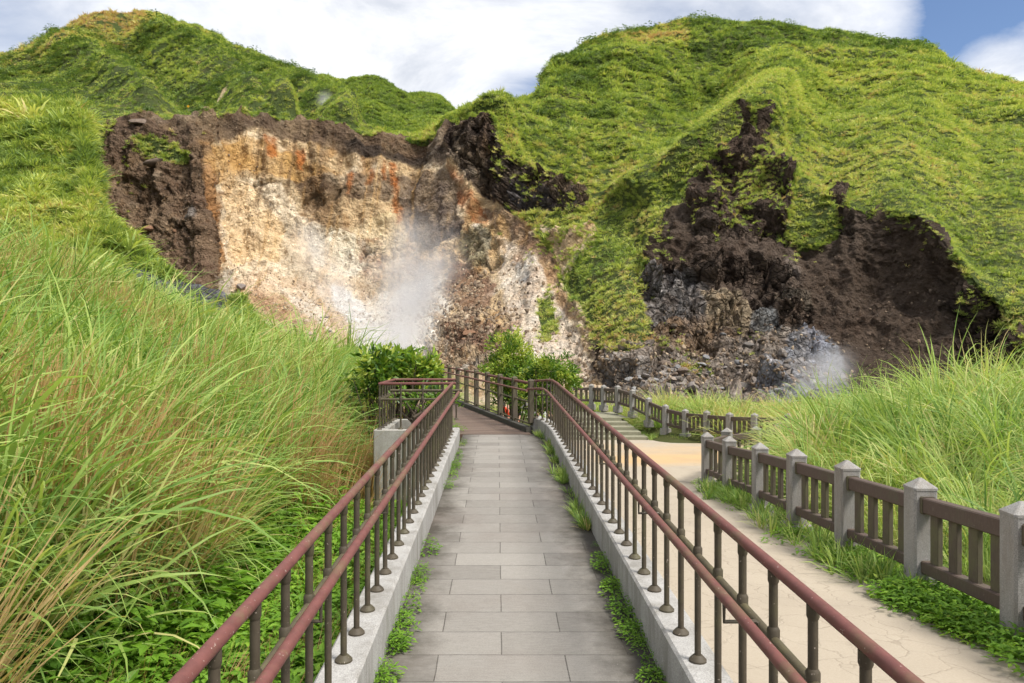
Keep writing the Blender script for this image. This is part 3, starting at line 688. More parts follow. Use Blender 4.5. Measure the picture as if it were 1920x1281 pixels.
GZ = ground_z(GX, GY)
me = np_mesh('ground', np.stack([GX, GY, GZ], -1).reshape(-1, 3), grid_faces(*GX.shape), True, [M['soil']])
link('ground', me, kind='structure')
# base land out to the horizon
me = np_mesh('land', np.array([(-3000, -3000, -60), (3000, -3000, -60), (3000, 3000, -60), (-3000, 3000, -60)]), np.array([[0, 1, 2, 3]]), False, [M['soil']])
link('land', me, kind='structure')
# ------------------------------------------------------------------ walkway
SL = .0132
def XL(Y): return -.545-.0172*Y
def XR(Y): return .745-.0215*Y
ys = np.concatenate([np.arange(-1.5, 10.2, .15), [10.2, 10.66, 11.0, 11.25]])
def xr_full(Y):
    return float(np.interp(Y, [-2, 10.2, 10.7, 11.1, 11.4, 11.6], [XR(-2), XR(10.2), .49, .44, .37, .27]))
v = []; uvs = []; ed = []
NC = 14
for Y in ys:
    a, b = XL(Y), xr_full(Y)
    for k in range(NC+1):
        x = a+(b-a)*k/NC
        v.append((x, Y, SL*Y)); uvs.append((x-.02+.0195*Y+.3025+6.05, Y-3.58+2.74*2))
        e = min(x-a, b-x); ed.append(max(0, 1-e/.46)*(.8 if x-a < b-x else 1.05))
Vp = np.array(v); fq = grid_faces(len(ys), NC+1)
me = np_mesh('path', Vp, fq, False, [M['grey_tiles']])
uvl = me.uv_layers.new(name='UVMap'); uva = np.array(uvs, np.float32)[fq.ravel()]; uvl.data.foreach_set('uv', uva.ravel()); vattr(me, 'edge', np.array(ed))
link('path', me, kind='structure')

def wall_along(name, inner, outer, top, bot, mat, **k):
    """solid kerb wall between two plan lines (lists of (x,y)), chamfered top edges"""
    v = []; f = []; n = len(inner); c = .012
    for (xi, yi), (xo, yo) in zip(inner, outer):
        d = Vector((xo-xi, yo-yi, 0)).normalized()*c
        zt = top(yi); zb = bot(yi)
        v += [(xi, yi, zb), (xi, yi, zt-c), (xi+d.x, yi+d.y, zt), (xo-d.x, yo-d.y, zt), (xo, yo, zt-c), (xo, yo, zb)]
    for i in range(n-1):
        for j in range(6): f.append((i*6+j, i*6+(j+1) % 6, (i+1)*6+(j+1) % 6, (i+1)*6+j))
    f.append(tuple(range(6))); f.append(tuple(range((n-1)*6+5, (n-1)*6-1, -1)))
    m = MB(); m.v = v; m.f = f
    return m.build(name, mat, **k)
W = .165
yy_ = [-1.5+.5*i for i in range(24)]+[10.35]
yl = [y for y in yy_ if y < 10.36]
wall_along('kerb_wall', [(XL(y), y) for y in yl], [(XL(y)-W, y) for y in yl], lambda y: .22+SL*y, lambda y: -1.2, M['granite_curb'],
           label='low pale granite kerb wall along the grass side of the tiled walkway', cat='wall')
yr = [-1.5+.5*i for i in range(24)]
inn = [(XR(y), y) for y in yr if y <= 10.0]+[(xr_full(10.3), 10.3), (xr_full(10.7), 10.7), (xr_full(11.1), 11.1), (.40, 11.38), (.28, 11.58)]
out_ = [(x+W, y) for x, y in inn[:-4]]+[(xr_full(10.7)+W-.005, 10.75), (.60, 11.2), (.545, 11.5), (.40, 11.72)]
wall_along('kerb_wall', inn, out_, lambda y: .22+SL*y, lambda y: -1.5, M['granite_curb'],
           label='low granite kerb wall between the tiled walkway and the beige plaza, curving at its far end', cat='wall')

def railing_post(parent, x, y, z0, zt, zm, r=.013, foot=True):
    m = MB(); m.tube([(x, y, z0), (x, y, zt)], r, 10)
    if foot: m.lathe((x, y, z0), [(.036, 0), (.036, .007), (.027, .017), (.018, .026)], 12)
    if zm is not None: m.lathe((x, y, zm), [(r, -.045), (.018, -.032), (.019, .03), (r, .04)], 12)
    m.lathe((x, y, zt), [(r, -.05), (.0165, -.042), (.0165, -.012)], 12)
    m.build('post', M['post_paint'], parent, True)

def bracket(parent, post, hand):
    (px_, py_, pz), (hx, hy, hz) = post, hand
    m = MB(); d = Vector((hx-px_, hy-py_, 0))
    m.tube([(px_, py_, pz), (px_+d.x*.15, py_+d.y*.15, hz-.075), (hx, hy, hz-.075), (hx, hy, hz-.01)], .006, 6)
    m.build('bracket', M['post_paint'], parent, True)

def offset_line(pts, off):
    out = []
    for i, p in enumerate(pts):
        p = Vector(p); a = Vector(pts[max(i-1, 0)]); b = Vector(pts[min(i+1, len(pts)-1)])
        t = (b-a); n = Vector((-t.y, t.x, 0)).normalized(); out.append(p+n*off)
    return out

def ramp_railing(label, line, first_y, n, sgn, extra=(), hand_end=None, off=.08, dip=0.0):
    """line: plan polyline of the posts; rails follow it, handrail on brackets on the walkway side"""
    root = empty('metal_railing', (line[0][0], line[0][1], 0), label=label, cat='railing', group='railings of the tiled walkway')
    inv = Matrix.Translation(-root.location)
    L = [Vector((x, y, 0)) for x, y in line]
    seg = [(b-a).length for a, b in zip(L, L[1:])]; tot = sum(seg)
    def at(s):
        for a, b, l in zip(L, L[1:], seg):
            if s <= l: return a+(b-a)*(s/l)
            s -= l
        return L[-1]
    def up(p, h): return Vector((p.x, p.y, h+SL*p.y-(dip*max(0, p.y-10.7) if h > .3 else 0)))-root.location
    ctrl = [at(0)]+L[1:]
    MB().tube([up(p, .86) for p in ctrl], .018, 14).build('top_rail', M['rail_paint'], root, True)
    MB().tube([up(p, .645) for p in ctrl], .015, 10).build('mid_rail', M['mossy_rail'], root, True)
    ho = offset_line([tuple(p) for p in ctrl], off*sgn)
    if hand_end is not None: ho = ho[:-1]+hand_end
    MB().tube([up(p, .735) for p in ho], .017, 14).build('handrail', M['rail_paint'], root, True)
    k = 0; s = first_y
    while s < tot-.02:
        p = at(s); q = up(p, 0)
        t_, m_ = up(p, .86).z, up(p, .645).z; railing_post(root, q.x, q.y, q.z+.22, t_, m_)
        if k % 5 == 1:
            d = at(min(s+.05, tot))-at(max(0, s-.05)); nrm = Vector((-d.y, d.x, 0)).normalized()*(off*sgn)
            s2 = s+.10; p2 = up(at(s2), .645); bracket(root, tuple(p2), tuple(p2+nrm+Vector((0, 0, .09))))
        k += 1; s += .274
    return root
lp = [(XL(y)-.083, y) for y in (.5, 4, 7)]+[(XL(9.98)-.083, 10.06)]
ramp_railing('reddish brown metal railing along the grass side of the tiled walkway', lp, .05, 36, -1)
rp = [(XR(y)+.07, y) for y in (.5, 4, 7, 10.0)]+[(xr_full(10.55)+.07, 10.55), (.525, 10.9), (.45, 11.25), (.345, 11.56)]
ramp_railing('reddish brown metal railing between the tiled walkway and the plaza, bending at its far end', rp, .05, 40, 1, off=.115, dip=.085)

# planter box with its own railing at the end of the left kerb
PB = (-1.83, -.95, 9.85, 11.35, .375)
m = MB(); x0, x1, y0, y1, zt = PB; tw = .16
def pbox(m, xa, ya, xb, yb, z0, z1): m.box(((xa+xb)/2, (ya+yb)/2, z0), (xb-xa, yb-ya, z1-z0), bev=.012)
pbox(m, x0, y0, x1, y0+tw, -1.3, zt); pbox(m, x0, y0+tw+.001, x0+tw, y1, -1.3, zt-.002); pbox(m, x0+tw+.001, y1-tw, x1, y1-.001, -1.3, zt-.001)
pbox(m, x0+tw+.002, y0+tw+.002, x1-.002, y1-tw-.002, -1.3, .2)
m.build('planter_box', M['concrete'], label='square grey concrete planter box at the far end of the grass side kerb', cat='planter')
root = empty('metal_railing', (-1.3, 10, 0), label='short brown railing round three sides of the concrete planter box', cat='railing', group='railings of the tiled walkway')
def rl(p): return Vector(p)-root.location
zt2 = .985
A_ = (-1.77, 9.98); B_ = (-.755, 10.06); C_ = (-1.77, 11.25); D_ = (-.85, 11.27)
MB().tube([rl((B_[0], B_[1], zt2)), rl((A_[0], A_[1], zt2)), rl((C_[0], C_[1], zt2-.01)), rl((D_[0], D_[1], zt2-.01))], .018, 12).build('top_rail', M['rail_paint'], root, True)
MB().tube([rl((B_[0], B_[1], .775)), rl((A_[0], A_[1], .775)), rl((C_[0], C_[1], .765)), rl((D_[0], D_[1], .765))], .015, 10).build('mid_rail', M['mossy_rail'], root, True)
MB().tube([rl((-.68, 10.2, .88)), rl((-1.66, 10.2, .88))], .019, 10).build('handrail', M['mossy_rail'], root, True)
for x, y in [(A_[0], A_[1]), (-1.49, 10.0), (-1.2, 10.02), (-.93, 10.04)]+[(-1.77, 9.98+.212*k) for k in range(1, 7)]+[(-1.5+.22*k, 11.26) for k in range(4)]:
    q = rl((x, y, 0)); railing_post(root, q.x, q.y, PB[4], zt2, .775)

# ------------------------------------------------------------------ boardwalk beyond the ramp
bl = [(.30, 11.5), (-2.28, 20.4)]
d = Vector((bl[1][0]-bl[0][0], bl[1][1]-bl[0][1], 0)).normalized(); nl = Vector((-d.y, d.x, 0))
Lb = 9.3; wB = 1.35
v = []; uv = []
for s in np.linspace(-.02, Lb, 20):
    for w in (0, wB):
        p = Vector((bl[0][0], bl[0][1], 0))+d*s+nl*w
        if s < 0: p.y = 11.27; p.x = .30 if w == 0 else XL(11.2)-.12
        v.append((p.x, p.y, .151+.004*max(s, 0))); uv.append((w, s))
m = MB(); n = len(v)//2
top = v; bot = [(x, y, z-.12) for x, y, z in v]
m.v = top+bot
for i in range(n-1):
    m.f.append((2*i, 2*i+1, 2*i+3, 2*i+2)); o = len(top)
    m.f.append((o+2*i, o+2*i+2, o+2*i+3, o+2*i+1)); m.f.append((2*i, 2*i+2, o+2*i+2, o+2*i)); m.f.append((2*i+1, o+2*i+1, o+2*i+3, 2*i+3))
o = len(top); m.f.append((0, o, o+1, 1)); m.f.append((2*n-2, 2*n-1, o+2*n-1, o+2*n-2))
me = m.mesh('boardwalk'); u = me.uv_layers.new(name='UVMap')
for lp_ in me.loops: u.data[lp_.index].uv = uv[lp_.vertex_index % len(top)]
link('boardwalk', me, M['boards'], label='brown plank boardwalk beyond the tiled ramp', cat='boardwalk', kind='structure')
def bp(s, w, z): 
    p = Vector((bl[0][0], bl[0][1], 0))+d*s+nl*w; return (p.x, p.y, z+.004*s)
root = empty('boardwalk_railing', bp(0, 0, 0), label='brown square post railing with two rails beside the boardwalk', cat='railing')
L0 = root.location.copy()
def rb(s, w, z): return Vector(bp(s, w, z))-L0
MB().beam(rb(.0, .035, .19), rb(Lb, .035, .19), .1, .09).build('kerb', M['dark_kerb'], root)
MB().tube([rb(.0, 0, .905), rb(Lb, 0, .905)], .022, 10).build('top_rail', M['rail_paint'], root, True)
MB().tube([rb(-.12, .11, .80), rb(Lb, .11, .80)], .017, 10).build('handrail', M['rail_paint'], root, True)
MB().tube([rb(.0, 0, .61), rb(Lb, 0, .61)], .014, 8).build('mid_rail', M['mossy_rail'], root, True)
MB().tube([rb(.0, 0, .275), rb(Lb, 0, .275)], .014, 8).build('bottom_rail', M['mossy_rail'], root, True)
rz = math.atan2(d.y, d.x)
for k in range(11):
    s = .02+.907*k; q = rb(s, 0, 0)
    m = MB(); m.box((q.x, q.y, q.z+.0 if k else q.z+.3), (.085, .085, .945 if k else .645), rz, 1, .008); m.box((q.x, q.y, q.z+.946), (.085, .085, .02), rz, .6)
    m.build('post', M['brown_slat'], root)
for k in range(10):
    s = .02+.907*(k+.5); q0, q1 = rb(s, .0, .79), rb(s, .11, .79)
    MB().tube([rb(s, .0, .61), rb(s, .09, .68), rb(s, .11, .79)], .006, 6).build('bracket', M['post_paint'], root, True)
# supports under the deck
root = empty('deck_support', bp(4, .6, -.5), label='dark timber posts and beams carrying the boardwalk deck', cat='support')
L0 = root.location.copy()
for s in (1, 3.5, 6, 8.5):
    for w in (.15, 1.2):
        q = Vector(bp(s, w, 0))-L0; m = MB(); m.box((q.x, q.y, -1.6-L0.z), (.12, .12, 1.6)); m.build('post', M['brown_slat'], root)

# ------------------------------------------------------------------ plaza and stairs
pv = []; pst = []
yp = np.concatenate([np.arange(-2, 12, .5), np.arange(12, 31.1, .5)])
NCp = 30
for Y in yp:
    x0 = XR(Y)+W-.01 if Y < 10.5 else np.interp(Y, [10.5, 11.6, 13, 31], [.68, .42, .3, .3])
    x1 = np.interp(Y, [-2, 5, 8, 14.6, 15, 21, 25, 27, 28.6, 31], [3.35, 3.42, 3.45, 3.75, 3.9, 8.6, 9.8, 7.6, 6.5, 5.6])
    for k in range(NCp+1):
        x = x0+(x1-x0)*k/NCp
        pv.append((x, Y, plaza_z(x, Y)-.012*0)); st = math.exp(-((Y-(20.5+.25*(x-4.5)))/2.4)**2)*sm(1.2, 3, x)*1.05+math.exp(-((Y-25.5)/3)**2)*.6
        pst.append(st)
me = np_mesh('plaza', np.array(pv), grid_faces(len(yp), NCp+1), True, [M['stamped_paving']]); vattr(me, 'stain', np.array(pst))
link('plaza', me, kind='structure')
root = empty('stone_stairs', (4.5, 29, -2.3), label='five mossy stone steps rising from the far end of the plaza', cat='stairs')
zb = float(plaza_z(0, 29.5))
for k in range(5):
    m = MB(); y = 29.3+.62*k; xe = 5.35-.17*k
    m.box(((1.2+xe)/2-4.5, y+1.2-29, zb-.3+2.3), (xe-1.2, 2.4-.02*k, .3+.125*(k+1)), 0, 1, .02); m.build('step', M['step_stone'], root)
lz = zb+.125*5+.004
me = np_mesh('landing', np.array([(-1.5, 31.85, lz), (5.0, 31.85, lz), (4.6, 34.6, lz), (-1.5, 34.6, lz)]), np.array([[0, 1, 2, 3]]), False, [M['step_stone']])
link('landing_path', me, kind='structure')

# ------------------------------------------------------------------ stone post fences
def stone_fence(label, pts, hts=1.0, ends=True, nsl=4, corner=None, root=None):
    """pts: post feet (x,y,z)"""
    if root is None:
        root = empty('stone_post_fence', pts[0], label=label, cat='fence', group='granite post fences round the plaza')
    L0 = root.location
    n = len(pts)
    for i, p in enumerate(pts):
        a = Vector(pts[max(i-1, 0)]); b = Vector(pts[min(i+1, n-1)]); t = b-a; rz = math.atan2(t.y, t.x)+random.uniform(-.02, .02)
        q = Vector(p)-L0; hh = hts*random.uniform(.985, 1.015)
        if not (root.get('skip') and i == 0):
            m = MB(); m.box((q.x, q.y, q.z-.25), (.205, .205, hh-.09+.25), rz, 1, .018)
            m.box((q.x, q.y, q.z+hh-.09), (.215, .215, .02), rz, 1, .018); m.box((q.x, q.y, q.z+hh-.0695), (.212, .212, .075), rz, .12, .018)
            po = m.build('stone_post', M['granite_post'], root)
            m = MB(); m.box((q.x, q.y, q.z-.2), (.34, .34, .255), rz, .94, .02); m.build('footing', M['granite_post'], po)
    for i in range(n-1):
        a = Vector(pts[i])-L0; b = Vector(pts[i+1])-L0; t = (b-a).normalized(); ln = (b-a).length
        th = Vector((t.x, t.y, 0)).normalized(); a2 = a+t*.095; b2 = b-t*.095
        up = Vector((0, 0, 1))
        MB().beam(a2+up*.775, b2+up*.775, .10, .135, .01).build('top_rail', M['brown_rail'], root)
        MB().beam(a2+up*.235, b2+up*.235, .095, .11, .01).build('bottom_rail', M['brown_rail'], root)
        for e in (a2, b2):                                  # cast sockets where the rail meets the post
            s = 1 if e is a2 else -1; m = MB()
            m.beam(e+up*.775, e+t*(.05*s)+up*.775, .115, .15, .01); m.beam(e+up*.235, e+t*(.05*s)+up*.235, .11, .125, .01) if False else None
            m.build('socket', M['brown_slat'], root)
        k_n = nsl if ln > 1.0 else 3
        for k in range(k_n):
            f = (k+.62)/(k_n+.24); c = a2+(b2-a2)*f
            m = MB(); m.box((c.x, c.y, c.z+.288), (min(.125, ln*.55/k_n*1.15), .045, .422), math.atan2(th.y, th.x), 1, .006); m.build('slat', M['brown_slat'], root)
    return root
def pz(x, y): return float(plaza_z(x, y))
def grd(px, py_base, Y): 
    p = P(px, py_base, Y); return (p.x, p.y, p.z)
near = [(3.40, 3.75), (3.565, 5.22), (3.62, 6.62), (3.60, 8.02), (3.62, 9.5), (3.72, 11.2), (3.80, 13.05), (3.86, 14.75)]
near = [(x, y, {0: -.44, 1: -.56, 2: -.66, 3: -.73, 4: -.82, 5: -.96, 6: -1.12, 7: -1.24}[i]) for i, (x, y) in enumerate(near)]
stone_fence('granite post fence with brown slats nearest the walkway, ending at the plaza corner', near)
side = [near[-1], (4.75, 16.5, -1.36), (5.95, 18.2, -1.50), (7.15, 20.0, -1.62), (8.35, 21.8, -1.72), (9.6, 23.6, -1.8)]
r2 = empty('stone_post_fence', side[0], label='short granite post fence running back from the corner post into the tall grass', cat='fence', group='granite post fences round the plaza')
r2['skip'] = 1
stone_fence('', side, root=r2); del r2['skip']
far = [(12.2, 23.9, -1.78), (10.6, 24.7, -1.83), (9.35, 25.3, -1.87), (8.35, 25.7, -1.9), (7.75, 26.6, -1.97), (7.2, 27.6, -2.0), (6.64, 28.6, -2.03), (6.05, 29.4, -1.93), (5.6, 30.6, -1.74), (5.2, 32.2, -1.52), (4.72, 33.3, -1.40), (4.25, 34.6, -1.45), (3.75, 35.2, -1.46), (2.8, 35.4, -1.46), (1.7, 35.6, -1.46), (.6, 35.8, -1.46), (-.5, 36, -1.46)]
stone_fence('granite post fence on the far side of the plaza, climbing beside the stone steps', far)
# ------------------------------------------------------------------ plants: tufts as small meshes, set out in thousands
def tuft_mesh(name, n, h, spread, droop, w, segs, mat, seed, lean=0.0, base_r=.08, jit=.35, straw=0.0):
    """n blades: each a tapered, drooping strip"""
    g = np.random.default_rng(seed)
    V = []; Q = []; bl = []; al = []
    az = g.uniform(0, 2*np.pi, n); r0 = base_r*np.sqrt(g.uniform(0, 1, n)); L = h*(1-jit+jit*2*g.uniform(0, 1, n)*.8); tilt = spread*g.uniform(.1, 1, n)
    for i in range(n):
        d = np.array([math.cos(az[i]), math.sin(az[i]), 0]); p = d*r0[i]; a = tilt[i]
        dr = droop*g.uniform(.4, 1.3); sd = np.array([-d[1], d[0], 0]); b = g.uniform()
        dead = g.uniform() < straw
        if dead: b = 1.0; dr *= .2
        tw = g.uniform(-.7, .7); sv = sd*math.cos(tw)+np.array([0, 0, math.sin(tw)])
        k0 = len(V); st = L[i]/segs
        for s in range(segs+1):
            f = s/segs; ww = w*(.75+.5*f if f < .35 else .925*(1-(f-.35)/.65)**.8+.03)*g.uniform(.9, 1.1)
            V.append(p-sv*ww/2); V.append(p+sv*ww/2); bl += [b, b]; al += [f, f]
            dirv = d*math.sin(a)+np.array([0, 0, math.cos(a)])+np.array([lean*f, 0, 0])
            p = p+dirv/np.linalg.norm(dirv)*st; a = min(a+dr*(.35+f*1.3)/segs*2, 2.5)
        for s in range(segs): Q.append((k0+2*s, k0+2*s+1, k0+2*s+3, k0+2*s+2))
    me = np_mesh(name, np.array(V), np.array(Q), True, [mat]); vattr(me, 'blade', np.array(bl)); vattr(me, 'along', np.array(al))
    return me

def leaf_plant_mesh(name, n, h, rad, ls, mat, seed, narrow=.45):
    g = np.random.default_rng(seed); V = []; Q = []; bl = []; al = []
    for i in range(n):
        r = rad*math.sqrt(g.uniform()); a = g.uniform(0, 6.283); c = np.array([r*math.cos(a), r*math.sin(a), h*g.uniform(.15, 1)*(1-.5*(r/rad)**2)])
        d = np.array([math.cos(a+g.normal()*.8), math.sin(a+g.normal()*.8), g.uniform(-.35, .45)]); d /= np.linalg.norm(d)
        s = np.cross(d, [0, 0, 1.0]); s /= np.linalg.norm(s); u = np.cross(s, d); l = ls*g.uniform(.6, 1.3); wd = l*narrow
        k = len(V); V += [c, c+d*l*.45+s*wd/2+u*l*.10, c+d*l-u*l*.08, c+d*l*.45-s*wd/2+u*l*.10, c+d*l*.5]
        b = g.uniform(); bl += [b]*5; al += [0, .5, 1, .5, .5]
        Q += [(k, k+1, k+4, k+4), (k+1, k+2, k+4, k+4), (k+2, k+3, k+4, k+4), (k+3, k, k+4, k+4)]
    me = np_mesh(name, np.array(V), np.array([q[:3] for q in Q]), False, [mat]); vattr(me, 'blade', np.array(bl)); vattr(me, 'along', np.array(al))
    return me

_src = {}
def source(me):
    if me.name not in _src:
        _src[me.name] = bpy.data.objects.new('tuft_source', me)
    return _src[me.name]

def scatter(name, pts, rot, scl, tint, sources, idx, label=None):
    me = bpy.data.meshes.new(name); pts = np.asarray(pts, np.float32); n = len(pts)
    me.vertices.add(n); me.vertices.foreach_set('co', pts.ravel())
    vattr(me, 'rot', rot, 'FLOAT_VECTOR'); vattr(me, 'scl', scl, 'FLOAT_VECTOR' if np.ndim(scl) == 2 else 'FLOAT'); vattr(me, 'tint', tint)
    a = me.attributes.new('idx', 'INT', 'POINT'); a.data.foreach_set('value', np.asarray(idx, np.int32))
    o = link(name, me, kind='stuff', label=label)
    ng = bpy.data.node_groups.new(name, 'GeometryNodeTree')
    ng.interface.new_socket('Geometry', in_out='INPUT', socket_type='NodeSocketGeometry'); ng.interface.new_socket('Geometry', in_out='OUTPUT', socket_type='NodeSocketGeometry')
    N, L = ng.nodes, ng.links
    gi = N.new('NodeGroupInput'); go = N.new('NodeGroupOutput'); iop = N.new('GeometryNodeInstanceOnPoints'); jn = N.new('GeometryNodeJoinGeometry')
    for s in sources:
        oi = N.new('GeometryNodeObjectInfo'); oi.inputs['Object'].default_value = source(s); oi.transform_space = 'ORIGINAL'
        gti = N.new('GeometryNodeGeometryToInstance'); L.new(oi.outputs['Geometry'], gti.inputs[0]); L.new(gti.outputs[0], jn.inputs[0])
    def na(nm, t):
        x = N.new('GeometryNodeInputNamedAttribute'); x.data_type = t; x.inputs['Name'].default_value = nm; return x.outputs['Attribute']
    L.new(gi.outputs[0], iop.inputs['Points']); L.new(jn.outputs[0], iop.inputs['Instance'])
    iop.inputs['Pick Instance'].default_value = True; L.new(na('idx', 'INT'), iop.inputs['Instance Index'])
    er = N.new('FunctionNodeEulerToRotation'); L.new(na('rot', 'FLOAT_VECTOR'), er.inputs[0]); L.new(er.outputs[0], iop.inputs['Rotation'])
    L.new(na('scl', 'FLOAT_VECTOR' if np.ndim(scl) == 2 else 'FLOAT'), iop.inputs['Scale'])
    L.new(iop.outputs[0], go.inputs[0])
    md = o.modifiers.new('scatter', 'NODES'); md.node_group = ng
    return o

def sample_sheet(V, mask, n, g):
    """area-weighted random points on a grid sheet; mask per vertex is a density 0..1; returns points, (i,j) and normals"""
    a = V[:-1, 1:]-V[:-1, :-1]; b = V[1:, :-1]-V[:-1, :-1]; nn = np.cross(a, b); ar = np.linalg.norm(nn, axis=-1)
    w = (ar*mask[:-1, :-1]).ravel(); cdf = np.cumsum(w); cdf /= cdf[-1]
    k = np.searchsorted(cdf, g.uniform(size=n)); C = V.shape[1]-1; i, j = k//C, k % C
    u, v = g.uniform(size=(2, n))
    p = V[i, j]+(V[i, j+1]-V[i, j])*u[:, None]+(V[i+1, j]-V[i, j])*v[:, None]
    m = nn[i, j]/(ar[i, j][:, None]+1e-9); m *= np.sign(m[:, 2:3]+1e-6)
    return p, i, j, m

def tilt_rot(nrm, g, amount=.5, spread=.25, down=True):
    """euler (x,y,z): lean a tuft along the slope's normal, random spin about its own axis"""
    n = len(nrm); r = np.zeros((n, 3)); d = np.stack([nrm[:, 0]*amount+g.normal(size=n)*spread*.5, nrm[:, 1]*amount+g.normal(size=n)*spread*.5, np.ones(n)], -1)
    d /= np.linalg.norm(d, axis=1)[:, None]
    spin = g.uniform(0, 6.283, n)
    # R = Rz(c) Ry(b) Rx(a) with local z mapped to d; spin folded into a pre-rotation by choosing equivalent eulers
    out = np.zeros((n, 3))
    ax = np.stack([-d[:, 1], d[:, 0], np.zeros(n)], -1); s = np.linalg.norm(ax, axis=1); c = d[:, 2]; ax = ax/(s[:, None]+1e-9)
    K = np.zeros((n, 3, 3)); K[:, 0, 2] = ax[:, 1]; K[:, 2, 0] = -ax[:, 1]; K[:, 1, 2] = -ax[:, 0]; K[:, 2, 1] = ax[:, 0]
    Rm = np.eye(3)+s[:, None, None]*K+(1-c)[:, None, None]*(K@K)
    Z = np.zeros((n, 3, 3)); Z[:, 0, 0] = np.cos(spin); Z[:, 0, 1] = -np.sin(spin); Z[:, 1, 0] = np.sin(spin); Z[:, 1, 1] = np.cos(spin); Z[:, 2, 2] = 1
    Q = Rm@Z
    out[:, 1] = np.arcsin(np.clip(-Q[:, 2, 0], -1, 1)); out[:, 0] = np.arctan2(Q[:, 2, 1], Q[:, 2, 2]); out[:, 2] = np.arctan2(Q[:, 1, 0], Q[:, 0, 0])
    return out

g = np.random.default_rng(11)
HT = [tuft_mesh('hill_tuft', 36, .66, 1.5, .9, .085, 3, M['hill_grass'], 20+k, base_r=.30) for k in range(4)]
# ---- crater sheet hills
Tv = CR_T; PXv = CR_PX; PYv = CR_PY
def hill_tint(p, px, py, g, brown):
    t = .50+.34*fbm(p*.035+3, 4)+.34*fbm(p*.2+8, 3)+g.normal(size=len(p))*.12
    return np.clip(t+brown, 0, 1)
left = (PXv < 700)
den = np.where(CR_G > .5, 1.0, 0)*(Tv > 3.6)*(Tv < 8.6)
den_l = den*left*(PYv < 300)
p, i, j, m = sample_sheet(CRATER_V, den_l*np.where(CRATER_V[..., 1] < 150, 2.2, 1.0), 34000, g)
px, py = PXv[i, j], PYv[i, j]
brown = .5*sm(75, 45, py+10*fbm(p*.05, 3))*sm(330, 250, px)+.38*np.exp(-((py-(112-px*.15))/16)**2)*sm(300, 120, px)+.2*fbm(p*.03+44, 3)
brown = brown-.06*sm(150, 260, px)*sm(80, 120, py)*(p[:, 1] > 150)
sc = np.where(p[:, 1] < 150, .85, 1.0)*np.clip(p[:, 1]/150, .75, 1.7)*np.exp(g.normal(size=len(p))*.3)*.8
scatter('hill_grass', p-m*.1, tilt_rot(m, g, .45), sc, hill_tint(p, px, py, g, brown), HT, g.integers(0, 4, len(p)))
den_r = np.where(CR_G > .5, 1.0, np.where((CR_G > .10), .8, 0))*(Tv > .9)*(Tv < 8.6)*(~left)*(PYv < 760)
den_r = den_r*np.clip((130/np.clip(CRATER_V[..., 1], 40, 200))**1.0, .8, 2.4)
p, i, j, m = sample_sheet(CRATER_V, den_r, 62000, g)
px, py = PXv[i, j], PYv[i, j]
brown = .45*np.exp(-((px-1235)/75)**2-((py-68)/12)**2)+.10*sm(300, 500, py)-.22*sm(60, 100, np.abs(px-1060)*0+py)*np.exp(-((px-1080)/60)**2)*(py < 180)
brown = brown+.17*np.exp(-((py-700)/60)**2)*(px < 1360)+.10*np.exp(-((px-940)/50)**2)*(py < 330)-.3*(py < 95)*(px > 1290)*sm(100, 80, py)
brown = brown-.26*np.exp(-((px-1110)/80)**2-((py-470)/80)**2)
sc = np.clip(p[:, 1]/115, .55, 1.4)*np.exp(g.normal(size=len(p))*.30)*np.where(py < 110, .62, .76)
scatter('hill_grass', p-m*.08, tilt_rot(m, g, .45), sc, hill_tint(p, px, py, g, brown+.06), HT, g.integers(0, 4, len(p)))
# sparse plants clinging to the cliff
spots = [(1330, 330, 60, 60, 110), (1420, 330, 60, 60, 170), (1380, 400, 70, 50, 80), (1510, 410, 60, 60, 120), (1600, 420, 70, 30, 40), (1250, 440, 40, 60, 50), (1720, 430, 60, 40, 50), (1890, 610, 50, 55, 260), (1840, 580, 30, 40, 90), (1930, 650, 40, 50, 160), (960, 290, 40, 40, 14), (1000, 340, 50, 30, 10), (1050, 385, 50, 14, 12), (1150, 600, 60, 60, 70), (1300, 690, 40, 12, 14),
         (1240, 655, 60, 14, 30), (1080, 460, 60, 45, 130), (230, 250, 40, 30, 16), (300, 285, 45, 22, 40), (150, 330, 40, 50, 60), (220, 300, 60, 60, 12), (1030, 600, 16, 40, 26), (1400, 640, 40, 15, 8)]
mk = np.zeros(PXv.shape)
for cx, cy, rx, ry, w in spots: mk += w/(rx*ry)*np.exp(-((PXv-cx)/rx)**2*1.6-((PYv-cy)/ry)**2*1.6)
mk *= (Tv < 5)*(fbm(CRATER_V*.35+70, 3) > -.05)
p, i, j, m = sample_sheet(CRATER_V, mk, 2900, g)
scatter('cliff_plants', p, tilt_rot(m, g, .6), np.clip(p[:, 1]/115, .45, 1.1)*g.uniform(.4, .95, len(p)), np.clip(.6+g.normal(size=len(p))*.14, 0, 1), HT, g.integers(0, 4, len(p)))
# turf hanging over the broken edges
rim = ((CR_G > .06) & (CR_G < .94) & (Tv > .8) & (Tv < 5.4) & (PYv < 700)).astype(float)*np.clip(fbm(CRATER_V*.25+12, 3)*2+.8, .1, 1.5)
p, i, j, m = sample_sheet(CRATER_V, rim, 5200, g); py = PYv[i, j]
scatter('turf_edge', p+np.array([0, 0, -.15]), tilt_rot(m, g, .8), np.clip(p[:, 1]/115, .5, 1.2)*g.uniform(.4, .95, len(p)), np.clip(.46+.3*fbm(p*.1, 3)+g.normal(size=len(p))*.15, 0, 1), HT, g.integers(0, 4, len(p)))
